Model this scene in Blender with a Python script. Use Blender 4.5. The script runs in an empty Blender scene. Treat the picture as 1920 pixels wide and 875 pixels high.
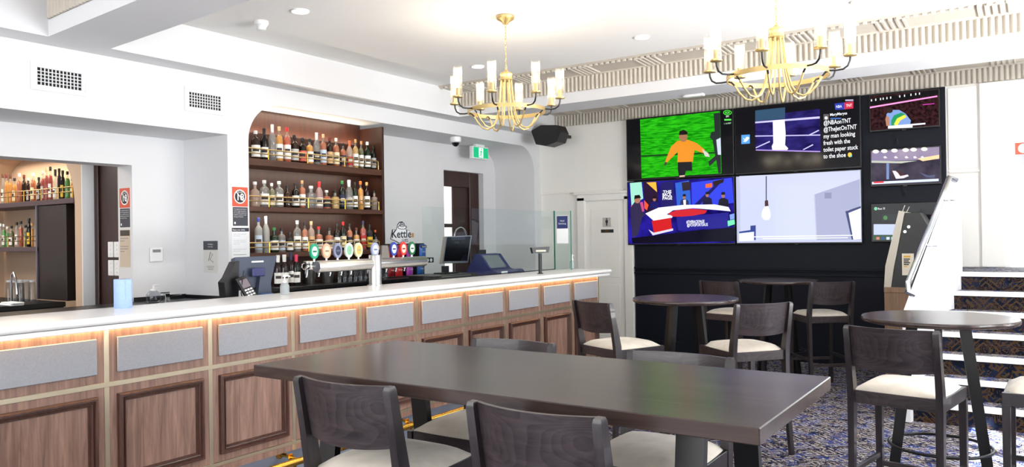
import bpy, math, random
from mathutils import Vector, Matrix
random.seed(7)
PI = math.pi
rd = math.radians
scene = bpy.context.scene
COL = scene.collection

# ------------------------------------------------------------------ camera
FPX = 1450.0
YAW, PITCH, ROLL = [math.radians(a) for a in (33.97, 0.231, 0.818)]
H = 1.52
Fv = Vector((-math.sin(YAW) * math.cos(PITCH), math.cos(YAW) * math.cos(PITCH), math.sin(PITCH)))
r0 = Vector((math.cos(YAW), math.sin(YAW), 0.0))
d0 = -(r0.cross(Fv))
Rv = math.cos(ROLL) * r0 + math.sin(ROLL) * d0
Dv = -math.sin(ROLL) * r0 + math.cos(ROLL) * d0
EYE = Vector((0, 0, H))
cd = bpy.data.cameras.new('camera')
cam = bpy.data.objects.new('camera', cd)
COL.objects.link(cam)
cd.sensor_fit = 'HORIZONTAL'
cd.sensor_width = 36.0
cd.lens = 36.0 * FPX / 1920.0
cd.clip_start = 0.05
cam.matrix_world = Matrix.Translation(EYE) @ Matrix((Rv, -Dv, -Fv)).transposed().to_4x4()
scene.camera = cam

def ray(x, y):
    return Fv + (x - 960.0) / FPX * Rv + (y - 437.5) / FPX * Dv
def pz(x, y, z):
    v = ray(x, y); return EYE + v * ((z - H) / v.z)
def px(x, y, X):
    v = ray(x, y); return EYE + v * (X / v.x)
def py(x, y, Y):
    v = ray(x, y); return EYE + v * (Y / v.y)

# ------------------------------------------------------------------ light
w = bpy.data.worlds.new('daylight'); scene.world = w; w.use_nodes = True
w.node_tree.nodes['Background'].inputs[0].default_value = (0.93, 0.96, 1.0, 1)
w.node_tree.nodes['Background'].inputs[1].default_value = 1.3
scene.view_settings.view_transform = 'Standard'
scene.view_settings.look = 'None'
scene.view_settings.gamma = 1.0
scene.view_settings.use_curve_mapping = False
scene.view_settings.exposure = 0.52

def area(name, loc, rot, sx, sy, power, col=(1, 1, 1)):
    l = bpy.data.lights.new(name, 'AREA'); l.shape = 'RECTANGLE'; l.size = sx; l.size_y = sy
    l.energy = power; l.color = col
    o = bpy.data.objects.new(name, l); COL.objects.link(o)
    o.location = loc; o.rotation_euler = rot
    return o
# daylight entering through the tall street windows behind and beside the viewer, plus two added ceiling fills
area('daylight_front_windows', (-2.0, -2.44, 1.75), (rd(90), 0, 0), 7.4, 2.3, 150, (1.0, 0.99, 0.98))
area('ceiling_fill_front', (-2.0, -2.44, 1.1), (rd(132), 0, 0), 7.4, 1.0, 12, (1.0, 0.985, 0.96))  # added fill light, tilted up to brighten the ceiling
area('daylight_right_window', (2.98, 3.9, 1.7), (0, rd(90), 0), 2.0, 1.6, 90, (0.86, 0.92, 1.0))
area('daylight_right_window_far', (2.98, 6.4, 1.7), (0, rd(90), 0), 2.0, 1.8, 28, (0.9, 0.95, 1.0))
area('ceiling_fill_right', (2.9, 5.0, 1.1), (0, rd(136), 0), .9, 4.4, 260, (1.0, 0.99, 0.97)).data.spread = rd(112)  # added upward fill for ceiling and far walls, wider than the windows
area('daylight_landing_door', (0.33, 9.7, 2.0), (rd(-90), 0, 0), 1.0, 1.7, 20, (0.95, 0.97, 1.0))
sl = bpy.data.lights.new('sun', 'SUN'); sl.energy = 38; sl.angle = 0.01; sl.color = (1, 0.97, 0.92)
so = bpy.data.objects.new('sun', sl); COL.objects.link(so)
SUNV = Vector((1.0, -0.72, 0.75))
so.rotation_euler = SUNV.to_track_quat('Z', 'Y').to_euler()
so.location = (6, 2, 5)

# ------------------------------------------------------------------ materials
def lin(c):
    return tuple(((v / 255) / 12.92 if v <= 10 else ((v / 255 + 0.055) / 1.055) ** 2.4) for v in c) + (1.0,)
MATS = {}
def newmat(name):
    m = bpy.data.materials.new(name); m.use_nodes = True
    return m, m.node_tree.nodes, m.node_tree.links, m.node_tree.nodes['Principled BSDF']
def mat(name, rgb, rough=0.5, metal=0.0, spec=0.5, noise=0.0, nscale=8.0, bump=0.0, coat=0.0, sheen=0.0):
    if name in MATS: return MATS[name]
    m, n, l, b = newmat(name)
    c = lin(rgb)
    b.inputs['Base Color'].default_value = c
    b.inputs['Roughness'].default_value = rough
    b.inputs['Metallic'].default_value = metal
    b.inputs['Specular IOR Level'].default_value = spec
    b.inputs['Coat Weight'].default_value = coat
    b.inputs['Sheen Weight'].default_value = sheen
    tc = n.new('ShaderNodeTexCoord'); nz = n.new('ShaderNodeTexNoise')
    nz.inputs['Scale'].default_value = nscale; nz.inputs['Detail'].default_value = 4
    l.new(tc.outputs['Object'], nz.inputs['Vector'])
    if noise > 0:
        r = n.new('ShaderNodeValToRGB')
        r.color_ramp.elements[0].position = .3; r.color_ramp.elements[1].position = .7
        r.color_ramp.elements[0].color = tuple(v * (1 - noise) for v in c[:3]) + (1,)
        r.color_ramp.elements[1].color = tuple(min(1, v * (1 + noise)) for v in c[:3]) + (1,)
        l.new(nz.outputs['Fac'], r.inputs['Fac']); l.new(r.outputs['Color'], b.inputs['Base Color'])
    if bump > 0:
        bp = n.new('ShaderNodeBump'); bp.inputs['Strength'].default_value = bump
        bp.inputs['Distance'].default_value = 0.004
        l.new(nz.outputs['Fac'], bp.inputs['Height']); l.new(bp.outputs['Normal'], b.inputs['Normal'])
    MATS[name] = m
    return m
def emis(name, rgb, strength=1.0):
    if name in MATS: return MATS[name]
    m, n, l, b = newmat(name)
    b.inputs['Base Color'].default_value = (.004, .004, .004, 1); b.inputs['Roughness'].default_value = .1
    b.inputs['Specular IOR Level'].default_value = .16
    b.inputs['Emission Color'].default_value = lin(rgb); b.inputs['Emission Strength'].default_value = strength
    MATS[name] = m
    return m
def glass(name, rgb, rough=0.02, ior=1.3, alpha=None, fres=1.3):
    """thin clear or tinted glass: transparent with a sharp gloss on top"""
    if name in MATS: return MATS[name]
    m = bpy.data.materials.new(name); m.use_nodes = True
    n, l = m.node_tree.nodes, m.node_tree.links
    n.remove(n['Principled BSDF'])
    t = n.new('ShaderNodeBsdfTransparent'); t.inputs[0].default_value = lin(rgb)
    g = n.new('ShaderNodeBsdfGlossy'); g.inputs['Roughness'].default_value = rough
    lw = n.new('ShaderNodeLayerWeight'); lw.inputs['Blend'].default_value = .5
    pw = n.new('ShaderNodeMath'); pw.operation = 'POWER'; pw.inputs[1].default_value = 4.0; l.new(lw.outputs['Facing'], pw.inputs[0])
    f = n.new('ShaderNodeMath'); f.operation = 'MULTIPLY_ADD'; f.inputs[1].default_value = .35 + (fres - 1.15); f.inputs[2].default_value = (fres - 1) * .12
    l.new(pw.outputs[0], f.inputs[0])
    x = n.new('ShaderNodeMixShader')
    l.new(f.outputs[0], x.inputs[0]); l.new(t.outputs[0], x.inputs[1]); l.new(g.outputs[0], x.inputs[2])
    last = x
    if alpha:
        d = n.new('ShaderNodeBsdfDiffuse'); d.inputs[0].default_value = lin(rgb)
        y = n.new('ShaderNodeMixShader'); y.inputs[0].default_value = alpha
        l.new(x.outputs[0], y.inputs[1]); l.new(d.outputs[0], y.inputs[2]); last = y
    l.new(last.outputs[0], n['Material Output'].inputs[0])
    MATS[name] = m
    return m
def wood(name, dark, light, axis='Z', scale=9.0, stretch=14.0, rough=0.42, coat=0.0, contrast=(.3, .72), rings=False, spec=.5):
    """grain along axis"""
    if name in MATS: return MATS[name]
    m, n, l, b = newmat(name)
    tc = n.new('ShaderNodeTexCoord'); mp = n.new('ShaderNodeMapping')
    s = {'X': (1 / stretch, 1, 1), 'Y': (1, 1 / stretch, 1), 'Z': (1, 1, 1 / stretch)}[axis]
    mp.inputs['Scale'].default_value = tuple(v * scale for v in s)
    l.new(tc.outputs['Object'], mp.inputs['Vector'])
    nz = n.new('ShaderNodeTexNoise'); nz.inputs['Scale'].default_value = 3.0
    nz.inputs['Detail'].default_value = 8; nz.inputs['Roughness'].default_value = .65
    nz.inputs['Distortion'].default_value = .6
    l.new(mp.outputs[0], nz.inputs['Vector'])
    fac = nz.outputs['Fac']
    if rings:
        mp2 = n.new('ShaderNodeMapping')
        s2 = {'X': (.28, 1, 1), 'Y': (1, .28, 1), 'Z': (1, 1, .28)}[axis]
        mp2.inputs['Scale'].default_value = tuple(v * 3.2 for v in s2)
        l.new(tc.outputs['Object'], mp2.inputs['Vector'])
        wv = n.new('ShaderNodeTexNoise'); wv.inputs['Scale'].default_value = 1.6; wv.inputs['Detail'].default_value = 1.0
        l.new(mp2.outputs[0], wv.inputs['Vector'])
        mu = n.new('ShaderNodeMath'); mu.operation = 'MULTIPLY'; mu.inputs[1].default_value = 46
        l.new(wv.outputs['Fac'], mu.inputs[0])
        fr = n.new('ShaderNodeMath'); fr.operation = 'FRACT'; l.new(mu.outputs[0], fr.inputs[0])
        mx = n.new('ShaderNodeMath'); mx.operation = 'MULTIPLY_ADD'; mx.inputs[1].default_value = .2; 
        l.new(fr.outputs[0], mx.inputs[0]); 
        sb = n.new('ShaderNodeMath'); sb.operation = 'SUBTRACT'; sb.inputs[1].default_value = .1
        l.new(fac, sb.inputs[0]); l.new(sb.outputs[0], mx.inputs[2])
        fac = mx.outputs[0]
    r = n.new('ShaderNodeValToRGB')
    r.color_ramp.elements[0].position = contrast[0]; r.color_ramp.elements[1].position = contrast[1]
    r.color_ramp.elements[0].color = lin(dark); r.color_ramp.elements[1].color = lin(light)
    l.new(fac, r.inputs['Fac']); l.new(r.outputs['Color'], b.inputs['Base Color'])
    b.inputs['Roughness'].default_value = rough; b.inputs['Coat Weight'].default_value = coat
    b.inputs['Specular IOR Level'].default_value = spec
    bp = n.new('ShaderNodeBump'); bp.inputs['Strength'].default_value = .08; bp.inputs['Distance'].default_value = .003
    l.new(fac, bp.inputs['Height']); l.new(bp.outputs['Normal'], b.inputs['Normal'])
    MATS[name] = m
    return m
def carpet(name, dark=False):
    if name in MATS: return MATS[name]
    m, n, l, b = newmat(name)
    tc = n.new('ShaderNodeTexCoord')
    def vor(scale, feature='F1', off=0.0, metric='EUCLIDEAN'):
        mp = n.new('ShaderNodeMapping'); mp.inputs['Location'].default_value = (off, off * .7, off * .3)
        l.new(tc.outputs['Object'], mp.inputs['Vector'])
        v = n.new('ShaderNodeTexVoronoi'); v.feature = feature; v.distance = metric if feature == 'F1' else 'EUCLIDEAN'
        v.inputs['Scale'].default_value = scale
        v.inputs['Randomness'].default_value = .55
        l.new(mp.outputs[0], v.inputs['Vector']); return v.outputs['Distance']
    def sinband(sock, k, thr):
        a = n.new('ShaderNodeMath'); a.operation = 'MULTIPLY'; a.inputs[1].default_value = k; l.new(sock, a.inputs[0])
        s = n.new('ShaderNodeMath'); s.operation = 'SINE'; l.new(a.outputs[0], s.inputs[0])
        g = n.new('ShaderNodeMath'); g.operation = 'GREATER_THAN'; g.inputs[1].default_value = thr; l.new(s.outputs[0], g.inputs[0])
        return g.outputs[0]
    def mix(fac, c1, c2):
        x = n.new('ShaderNodeMixRGB'); l.new(fac, x.inputs[0])
        for i, c in ((1, c1), (2, c2)):
            if isinstance(c, tuple): x.inputs[i].default_value = lin(c)
            else: l.new(c, x.inputs[i])
        return x.outputs[0]
    def mul(a, b_):
        x = n.new('ShaderNodeMath'); x.operation = 'MULTIPLY'; l.new(a, x.inputs[0]); l.new(b_, x.inputs[1]); return x.outputs[0]
    def noise(scale, thr, off=0):
        mp = n.new('ShaderNodeMapping'); mp.inputs['Location'].default_value = (off, off, off)
        l.new(tc.outputs['Object'], mp.inputs['Vector'])
        v = n.new('ShaderNodeTexNoise'); v.inputs['Scale'].default_value = scale; v.inputs['Detail'].default_value = 3
        l.new(mp.outputs[0], v.inputs['Vector'])
        g = n.new('ShaderNodeMath'); g.operation = 'GREATER_THAN'; g.inputs[1].default_value = thr; l.new(v.outputs['Fac'], g.inputs[0])
        return g.outputs[0]
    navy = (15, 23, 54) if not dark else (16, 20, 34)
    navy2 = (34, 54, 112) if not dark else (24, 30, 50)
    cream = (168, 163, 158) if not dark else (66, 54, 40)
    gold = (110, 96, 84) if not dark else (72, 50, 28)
    c = mix(noise(7, .52), navy, navy2)
    flower = sinband(vor(4.2, metric='MANHATTAN'), 30, .45)
    c = mix(mul(flower, noise(11, .47, 3)), c, cream)
    vine = sinband(vor(9.5, 'DISTANCE_TO_EDGE', 2.3), 48, .62)
    c = mix(mul(vine, noise(14, .45, 9)), c, gold)
    tiny = sinband(vor(17, off=5.1), 26, .55)
    c = mix(mul(tiny, noise(24, .56, 1)), c, cream)
    # worn border bands
    sx = n.new('ShaderNodeSeparateXYZ'); l.new(tc.outputs['Object'], sx.inputs[0])
    sums = n.new('ShaderNodeMath'); sums.operation = 'MULTIPLY_ADD'; sums.inputs[1].default_value = .25
    l.new(sx.outputs[0], sums.inputs[0]); l.new(sx.outputs[1], sums.inputs[2])
    l.new(c, b.inputs['Base Color'])
    b.inputs['Roughness'].default_value = .95; b.inputs['Specular IOR Level'].default_value = .1
    MATS[name] = m
    return m

WALL = mat('white_paint', (223, 223, 225), .6, spec=.3, noise=.012, nscale=2)
CEIL = mat('ceiling_paint', (244, 243, 241), .7, spec=.2, noise=.01, nscale=2)
CREAM = mat('cream_paint', (240, 237, 231), .55, spec=.3, noise=.012, nscale=3)
TAUPE = mat('taupe_plaster', (196, 188, 176), .6, spec=.3, noise=.03, nscale=20)
TAN = mat('tan_paint', (196, 170, 146), .6, noise=.02)
NAVY = mat('navy_wall_paint', (12, 17, 29), .55, noise=.08, nscale=60, bump=.05, spec=.22)
BLACK = mat('black_laminate', (14, 14, 16), .35, noise=.05)
BLKM = mat('black_metal', (12, 12, 14), .35, noise=.05)
BLKP = mat('black_plastic', (18, 18, 21), .42, noise=.05)
NAVYP = mat('navy_plastic', (44, 48, 98), .4, noise=.05)
SLATE = mat('slate_plastic', (62, 70, 88), .42, noise=.04)
STEEL = mat('brushed_steel', (200, 198, 196), .28, 1.0, noise=.04, nscale=30)
CHROME = mat('polished_steel', (225, 228, 232), .1, 1.0, noise=.02)
BRASS = mat('aged_brass', (196, 162, 96), .26, 1.0, noise=.06)
BRASSP = mat('polished_brass', (230, 180, 78), .2, 1.0, noise=.05)
GOLDP = mat('satin_gold', (200, 174, 118), .36, .7, noise=.04)
STRIP = mat('champagne_strip', (205, 192, 165), .28, .8, noise=.04)
COUNTER = mat('white_stone', (238, 236, 234), .22, noise=.02, nscale=14)
WHITEP = mat('white_plastic', (236, 236, 236), .4, noise=.01)
PAPER = mat('white_paper', (236, 238, 242), .7, noise=.01)
GREYFELT = mat('grey_felt', (150, 152, 158), .9, noise=.06, nscale=120, bump=.1, spec=.1)
KICK = mat('steel_kickboard', (150, 160, 178), .35, .4, noise=.04)
CREAMSEAT = mat('cream_suede', (192, 184, 172), .85, noise=.16, nscale=9, bump=.12, sheen=.3, spec=.15)
BARWOOD = wood('bar_walnut', (92, 66, 56), (164, 130, 114), 'Z', 14, 16, .45, contrast=(.25, .75))
MOULD = wood('bar_moulding_wood', (52, 31, 26), (96, 64, 53), 'Z', 12, 10, .35, coat=.1)
WENGE = wood('wenge_stain', (22, 18, 20), (70, 60, 63), 'X', 12, 12, .36, coat=.15, rings=True, contrast=(.2, .8))
WENGEL = wood('wenge_leg', (22, 18, 20), (48, 41, 45), 'Z', 14, 14, .34, coat=.2)
TOPWOOD = wood('table_top_wood', (38, 29, 28), (72, 58, 53), 'X', 7, 16, .22, coat=.0)
SHELFW = wood('shelf_walnut', (28, 11, 6), (70, 34, 19), 'Z', 18, 20, .4, contrast=(.2, .8))
SHELFB = wood('shelf_board_walnut', (46, 22, 13), (98, 58, 36), 'Y', 14, 18, .4, contrast=(.2, .8))
DOORW = wood('mahogany_door', (30, 13, 10), (66, 34, 26), 'Z', 9, 14, .35)
KIOSKW = wood('oak_laminate', (120, 92, 70), (160, 128, 100), 'Z', 12, 16, .5)
CARPET = carpet('oriental_carpet')
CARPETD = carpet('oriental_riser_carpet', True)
PANE = glass('clear_pane', (248, 252, 251), .01, fres=1.18)
PANEEDGE = mat('green_glass_edge', (40, 120, 104), .2)
TUBEG = glass('ribbed_glass', (250, 248, 244), .08, alpha=.05, fres=1.3)
CLEARG = glass('tumbler_glass', (226, 230, 234), .03, fres=1.4)

# ------------------------------------------------------------------ mesh helper
def wloc(o):
    v = Vector((0, 0, 0))
    while o: v = v + o.location; o = o.parent
    return v
class MB:
    def __init__(s): s.v = []; s.f = []
    def add(s, vs, fs):
        k = len(s.v); s.v += [tuple(v) for v in vs]; s.f += [tuple(i + k for i in f) for f in fs]; return s
    def box(s, x0, x1, y0, y1, z0, z1, b=0.0):
        x0, x1 = min(x0, x1), max(x0, x1); y0, y1 = min(y0, y1), max(y0, y1); z0, z1 = min(z0, z1), max(z0, z1)
        if b <= 0:
            return s.add([(x0, y0, z0), (x1, y0, z0), (x1, y1, z0), (x0, y1, z0), (x0, y0, z1), (x1, y0, z1), (x1, y1, z1), (x0, y1, z1)],
                         [(0, 3, 2, 1), (4, 5, 6, 7), (0, 1, 5, 4), (1, 2, 6, 5), (2, 3, 7, 6), (3, 0, 4, 7)])
        b = min(b, (x1 - x0) / 2.01, (y1 - y0) / 2.01, (z1 - z0) / 2.01)
        idx = {}; vs = []
        for sx in (0, 1):
            for sy in (0, 1):
                for sz in (0, 1):
                    c = ((x0, x1)[sx], (y0, y1)[sy], (z0, z1)[sz]); d = (1 - 2 * sx, 1 - 2 * sy, 1 - 2 * sz)
                    for a in range(3):
                        p = [c[i] + (d[i] * b if i != a else 0) for i in range(3)]
                        idx[(sx, sy, sz, a)] = len(vs); vs.append(p)
        fs = []
        def q(*k): fs.append(tuple(idx[i] for i in k))
        q((0,0,0,0),(0,0,1,0),(0,1,1,0),(0,1,0,0)); q((1,0,0,0),(1,1,0,0),(1,1,1,0),(1,0,1,0))
        q((0,0,0,1),(1,0,0,1),(1,0,1,1),(0,0,1,1)); q((0,1,0,1),(0,1,1,1),(1,1,1,1),(1,1,0,1))
        q((0,0,0,2),(0,1,0,2),(1,1,0,2),(1,0,0,2)); q((0,0,1,2),(1,0,1,2),(1,1,1,2),(0,1,1,2))
        for t in (0, 1):
            for u in (0, 1):
                q((0,t,u,1),(1,t,u,1),(1,t,u,2),(0,t,u,2)); q((t,0,u,0),(t,1,u,0),(t,1,u,2),(t,0,u,2)); q((t,u,0,0),(t,u,1,0),(t,u,1,1),(t,u,0,1))
        for sx in (0, 1):
            for sy in (0, 1):
                for sz in (0, 1): q((sx,sy,sz,0),(sx,sy,sz,1),(sx,sy,sz,2))
        return s.add(vs, fs)
    def prism(s, poly, axis, a, b):
        """poly: 2-D outline, extruded along axis from a to b. axis X: (y,z); Y: (x,z); Z: (x,y)"""
        def P(p, t): return {'X': (t, p[0], p[1]), 'Y': (p[0], t, p[1]), 'Z': (p[0], p[1], t)}[axis]
        n = len(poly)
        return s.add([P(p, a) for p in poly] + [P(p, b) for p in poly],
                     [tuple(range(n)), tuple(range(2 * n - 1, n - 1, -1))] + [(i, (i + 1) % n, n + (i + 1) % n, n + i) for i in range(n)])
    def lathe(s, prof, seg=16, c=(0, 0, 0), axis='Z', sx=1.0, sy=1.0):
        vs = []; fs = []; n = len(prof)
        for r, z in prof:
            for k in range(seg):
                a = 2 * PI * k / seg; p = (r * math.cos(a) * sx, r * math.sin(a) * sy, z)
                if axis == 'X': p = (p[2], p[0], p[1])
                if axis == 'Y': p = (p[0], p[2], p[1])
                vs.append((p[0] + c[0], p[1] + c[1], p[2] + c[2]))
        for i in range(n - 1):
            for k in range(seg):
                fs.append((i * seg + k, i * seg + (k + 1) % seg, (i + 1) * seg + (k + 1) % seg, (i + 1) * seg + k))
        fs.append(tuple(range(seg - 1, -1, -1))); fs.append(tuple((n - 1) * seg + k for k in range(seg)))
        return s.add(vs, fs)
    def cyl(s, c, r, h, seg=16, axis='Z', b=0.0):
        pr = [(r, 0), (r, h)] if b <= 0 else [(r - b, 0), (r, b), (r, h - b), (r - b, h)]
        return s.lathe(pr, seg, c, axis)
    def sweep(s, path, sec, up=(0, 0, 1), closed=False):
        """sec: outline (side, up) offsets, may be a list of outlines per point"""
        pts = [Vector(p) for p in path]; n = len(pts); per = isinstance(sec[0][0], (tuple, list)); up = Vector(up)
        vs = []; m = len(sec[0]) if per else len(sec)
        for i, p in enumerate(pts):
            a = pts[(i - 1) % n] if (closed or i > 0) else p; b = pts[(i + 1) % n] if (closed or i < n - 1) else p
            t = (b - a).normalized(); sd = t.cross(up)
            if sd.length < 1e-4: sd = t.cross(Vector((0, 1, 0)))
            sd.normalize(); u = sd.cross(t).normalized()
            for (q, r) in (sec[i] if per else sec): vs.append(p + sd * q + u * r)
        fs = []
        for i in range(n if closed else n - 1):
            j = (i + 1) % n
            for k in range(m): fs.append((i * m + k, i * m + (k + 1) % m, j * m + (k + 1) % m, j * m + k))
        if not closed: fs.append(tuple(range(m - 1, -1, -1))); fs.append(tuple((n - 1) * m + k for k in range(m)))
        return s.add(vs, fs)
    def tube(s, path, r, seg=8, closed=False):
        rs = r if isinstance(r, (list, tuple)) else None
        def c(q): return [(q * math.cos(2 * PI * k / seg), q * math.sin(2 * PI * k / seg)) for k in range(seg)]
        pts = [Vector(p) for p in path]
        d = (pts[-1] - pts[0]); up = (0, 0, 1) if abs(d.normalized().z if d.length else 0) < .9 else (1, 0, 0)
        return s.sweep(path, [c(q) for q in rs] if rs else c(r), up, closed)
    def bar(s, a, b, wx, wy, up=(0, 0, 1), wx2=None, wy2=None):
        wx2 = wx if wx2 is None else wx2; wy2 = wy if wy2 is None else wy2
        def rc(x, y): return [(-x / 2, -y / 2), (x / 2, -y / 2), (x / 2, y / 2), (-x / 2, y / 2)]
        return s.sweep([a, b], [rc(wx, wy), rc(wx2, wy2)], up)
    def xf(s, M): s.v = [tuple(M @ Vector(v)) for v in s.v]; return s
    def build(s, name, m, parent=None, origin=None, smooth=None, local=False):
        me = bpy.data.meshes.new(name)
        off = Vector(origin) if origin else (Vector((0, 0, 0)) if (local or not parent) else wloc(parent))
        me.from_pydata([tuple(Vector(v) - off) for v in s.v], [], s.f); me.update()
        import bmesh
        bm = bmesh.new(); bm.from_mesh(me); bmesh.ops.recalc_face_normals(bm, faces=bm.faces); bm.to_mesh(me); bm.free()
        if smooth is not None:
            me.polygons.foreach_set('use_smooth', [True] * len(me.polygons)); me.set_sharp_from_angle(angle=math.radians(smooth))
        if m: me.materials.append(m)
        o = bpy.data.objects.new(name, me); COL.objects.link(o)
        if parent: o.parent = parent
        if origin: o.location = origin
        return o
def thing(name, label, cat, loc=(0, 0, 0), rotz=0.0, group=None):
    o = bpy.data.objects.new(name, None); COL.objects.link(o); o.empty_display_size = .1
    o.location = loc; o.rotation_euler = (0, 0, rotz); tag(o, label, cat, group); return o
def tag(o, label, cat, group=None):
    o['label'] = label; o['category'] = cat
    if group: o['group'] = group
    return o
def struct(o, label=None):
    o['kind'] = 'structure'
    if label: o['label'] = label
    return o
def dup(root, loc, rotz, label, group=None):
    r = root.copy(); COL.objects.link(r); r.location = loc; r.rotation_euler = (0, 0, rotz); r['label'] = label
    if group: r['group'] = group
    for ch in list(root.children):
        c = ch.copy(); COL.objects.link(c); c.parent = r
        for g in list(ch.children):
            d = g.copy(); COL.objects.link(d); d.parent = c
    return r
def inst(ob, parent, loc, name=None):
    c = ob.copy(); COL.objects.link(c); c.parent = parent; c.location = loc
    return c
def text_obj(name, s, m, parent, org, ux, uz, h, depth=.0006, align='LEFT', bold=0.0, width=None, cat=None):
    """flat lettering: org = lower-left (or centre) world point, ux / uz world axes, h = cap height in metres"""
    cu = bpy.data.curves.new(name, 'FONT'); cu.body = s; cu.size = h / .70; cu.extrude = depth; cu.offset = bold * h
    cu.align_x = align; cu.resolution_u = 2; cu.space_line = 1.0
    t = bpy.data.objects.new(name, cu); COL.objects.link(t)
    dg = bpy.context.evaluated_depsgraph_get(); me = bpy.data.meshes.new_from_object(t.evaluated_get(dg))
    bpy.data.objects.remove(t); bpy.data.curves.remove(cu)
    ux = Vector(ux).normalized(); uz = Vector(uz).normalized(); un = ux.cross(uz)
    kx = 1.0
    if width and len(me.vertices):
        xs = [v.co.x for v in me.vertices]; kx = width / max(1e-6, max(xs) - min(xs))
    base = wloc(parent) if parent else Vector((0, 0, 0)); org = Vector(org) - base
    for v in me.vertices:
        v.co = org + ux * (v.co.x * kx) + uz * v.co.y + un * v.co.z
    me.materials.clear(); me.materials.append(m)
    o = bpy.data.objects.new(name, me); COL.objects.link(o)
    if parent: o.parent = parent
    return o
def sgn_lines(name, parent, org, ux, uz, w, n, gap, h, m, seed=0):
    """illegible small print: rows of short dashes"""
    rnd = random.Random(seed); ux = Vector(ux).normalized(); uz = Vector(uz).normalized(); un = ux.cross(uz); b = MB(); org = Vector(org)
    for i in range(n):
        x = 0.0; end = w * (1.0 if i < n - 1 else .55)
        while x < end - .004:
            L = min(rnd.uniform(.12, .3) * w, end - x); p = org + ux * x - uz * (i * gap)
            b.add([p, p + ux * L, p + ux * L + uz * h, p + uz * h], [(0, 1, 2, 3)]); x += L + .03 * w
    return b.build(name, m, parent)

# ------------------------------------------------------------------ the setting
XB, XA, YW, ZC, ZS = -5.87, -6.52, 9.48, 3.254, 2.946
struct(MB().box(-11, 3.2, -2.7, 9.9, -.1, 0).build('floor', CARPET))
struct(MB().box(-6.9, 3.2, -2.7, 9.7, ZC, ZC + .1).build('ceiling', CEIL))
# side of the bar: bulkhead, column, big round-cornered opening, alcove wall
wl = MB()
wl.box(XA - .23, XB, -2.5, 4.25, 2.454, ZC)
wl.box(XA - .23, XB, 4.25, 4.47, 0, ZC)
def arc(cx, cz, r, a0, a1, n=10): return [(cx + r * math.cos(math.radians(a0 + (a1 - a0) * i / n)), cz + r * math.sin(math.radians(a0 + (a1 - a0) * i / n))) for i in range(n + 1)]
wl.prism([(4.47, ZC)] + arc(4.83, 2.42, .36, 180, 90) + arc(8.95, 2.43, .35, 90, 0) + [(9.30, 0), (YW, 0), (YW, ZC)], 'X', XB, -6.55)
wl.box(XA, XA - .23, -2.5, 3.75, 2.19, 2.454)
wl.box(XA, XA - .23, 3.75, 4.25, 0, 2.454)
wl.box(-6.55, -6.75, 6.21, 8.10, 0, 2.9)
wl.box(-6.55, -6.75, 8.10, 9.0, 2.43, 2.9)
wl.box(-6.55, -6.75, 9.0, YW, 0, 2.9)
wl.box(-6.55, -6.75, 4.47, 6.21, 0, 2.9)
struct(wl.build('wall_left', WALL, smooth=40))
# back wall with the landing doorway
wb = MB()
wb.box(-11, -.235, YW, YW + .2, 0, ZC)
wb.box(-.235, .9, YW, YW + .2, 3.05, ZC); wb.box(-.235, .9, YW, YW + .2, 0, 1.13)
wb.box(.9, 3.2, YW, YW + .2, 0, ZC)
struct(wb.build('wall_back', CREAM))
# right wall with two windows, front wall with a row of street windows
wr = MB()
WIN_R = [(3.2, 4.56), (5.5, 7.3)]
ys = [-2.5] + [v for p in WIN_R for v in p] + [YW]
for i in range(0, len(ys), 2): wr.box(3.0, 3.2, ys[i], ys[i + 1], 0, ZC)
for a, b in WIN_R: wr.box(3.0, 3.2, a, b, 0, .7); wr.box(3.0, 3.2, a, b, 2.7, ZC)
struct(wr.build('wall_right', WALL))
wf = MB()
WIN_F = [(-5.7, -3.9), (-3.4, -1.6), (-1.1, .7), (1.2, 2.6)]
xs = [-6.9] + [v for p in WIN_F for v in p] + [3.2]
for i in range(0, len(xs), 2): wf.box(xs[i], xs[i + 1], -2.7, -2.5, 0, ZC)
for a, b in WIN_F: wf.box(a, b, -2.7, -2.5, 0, .6); wf.box(a, b, -2.7, -2.5, 2.9, ZC)
struct(wf.build('wall_front', WALL))
k = 1
for a, b in WIN_R:
    m_ = MB().box(3.06, 3.12, a, b, .7, .76).box(3.06, 3.12, a, b, 2.64, 2.7).box(3.06, 3.12, a, a + .06, .76, 2.64).box(3.06, 3.12, b - .06, b, .76, 2.64)
    m_.box(3.06, 3.12, (a + b) / 2 - .12, (a + b) / 2 - .03, .76, 2.64)
    o = struct(m_.build('window_%d' % k, WHITEP)); MB().box(3.085, 3.09, a + .06, b - .06, .76, 2.64).build('pane', PANE, o); k += 1
MB().box(3.03, 3.036, 5.5, 7.3, .7, 2.7).build('sun_block_sheet', CREAM, o)  # unseen sheet added to keep direct sun out of the far window
for a, b in WIN_F:
    m_ = MB().box(a, b, -2.64, -2.58, .6, .66).box(a, b, -2.64, -2.58, 2.84, 2.9).box(a, a + .06, -2.64, -2.58, .66, 2.84).box(b - .06, b, -2.64, -2.58, .66, 2.84)
    o = struct(m_.build('window_%d' % k, WHITEP)); MB().box(a + .06, b - .06, -2.615, -2.61, .66, 2.84).build('pane', PANE, o); k += 1

# dropped soffit along the bar side and the two ceiling beams
struct(MB().box(XB, -5.617, -2.5, YW, ZS, ZC).build('trim_1', WALL))
beam = struct(MB().box(-5.617, 3.0, 7.252, 7.72, ZS, ZC).build('trim_2', WALL))
beamL = struct(MB().prism([(-5.617, 2.645), (3.0, 2.02), (3.0, 2.45), (-5.617, 3.08)], 'Z', ZS, ZC).build('trim_3', WALL))
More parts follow.
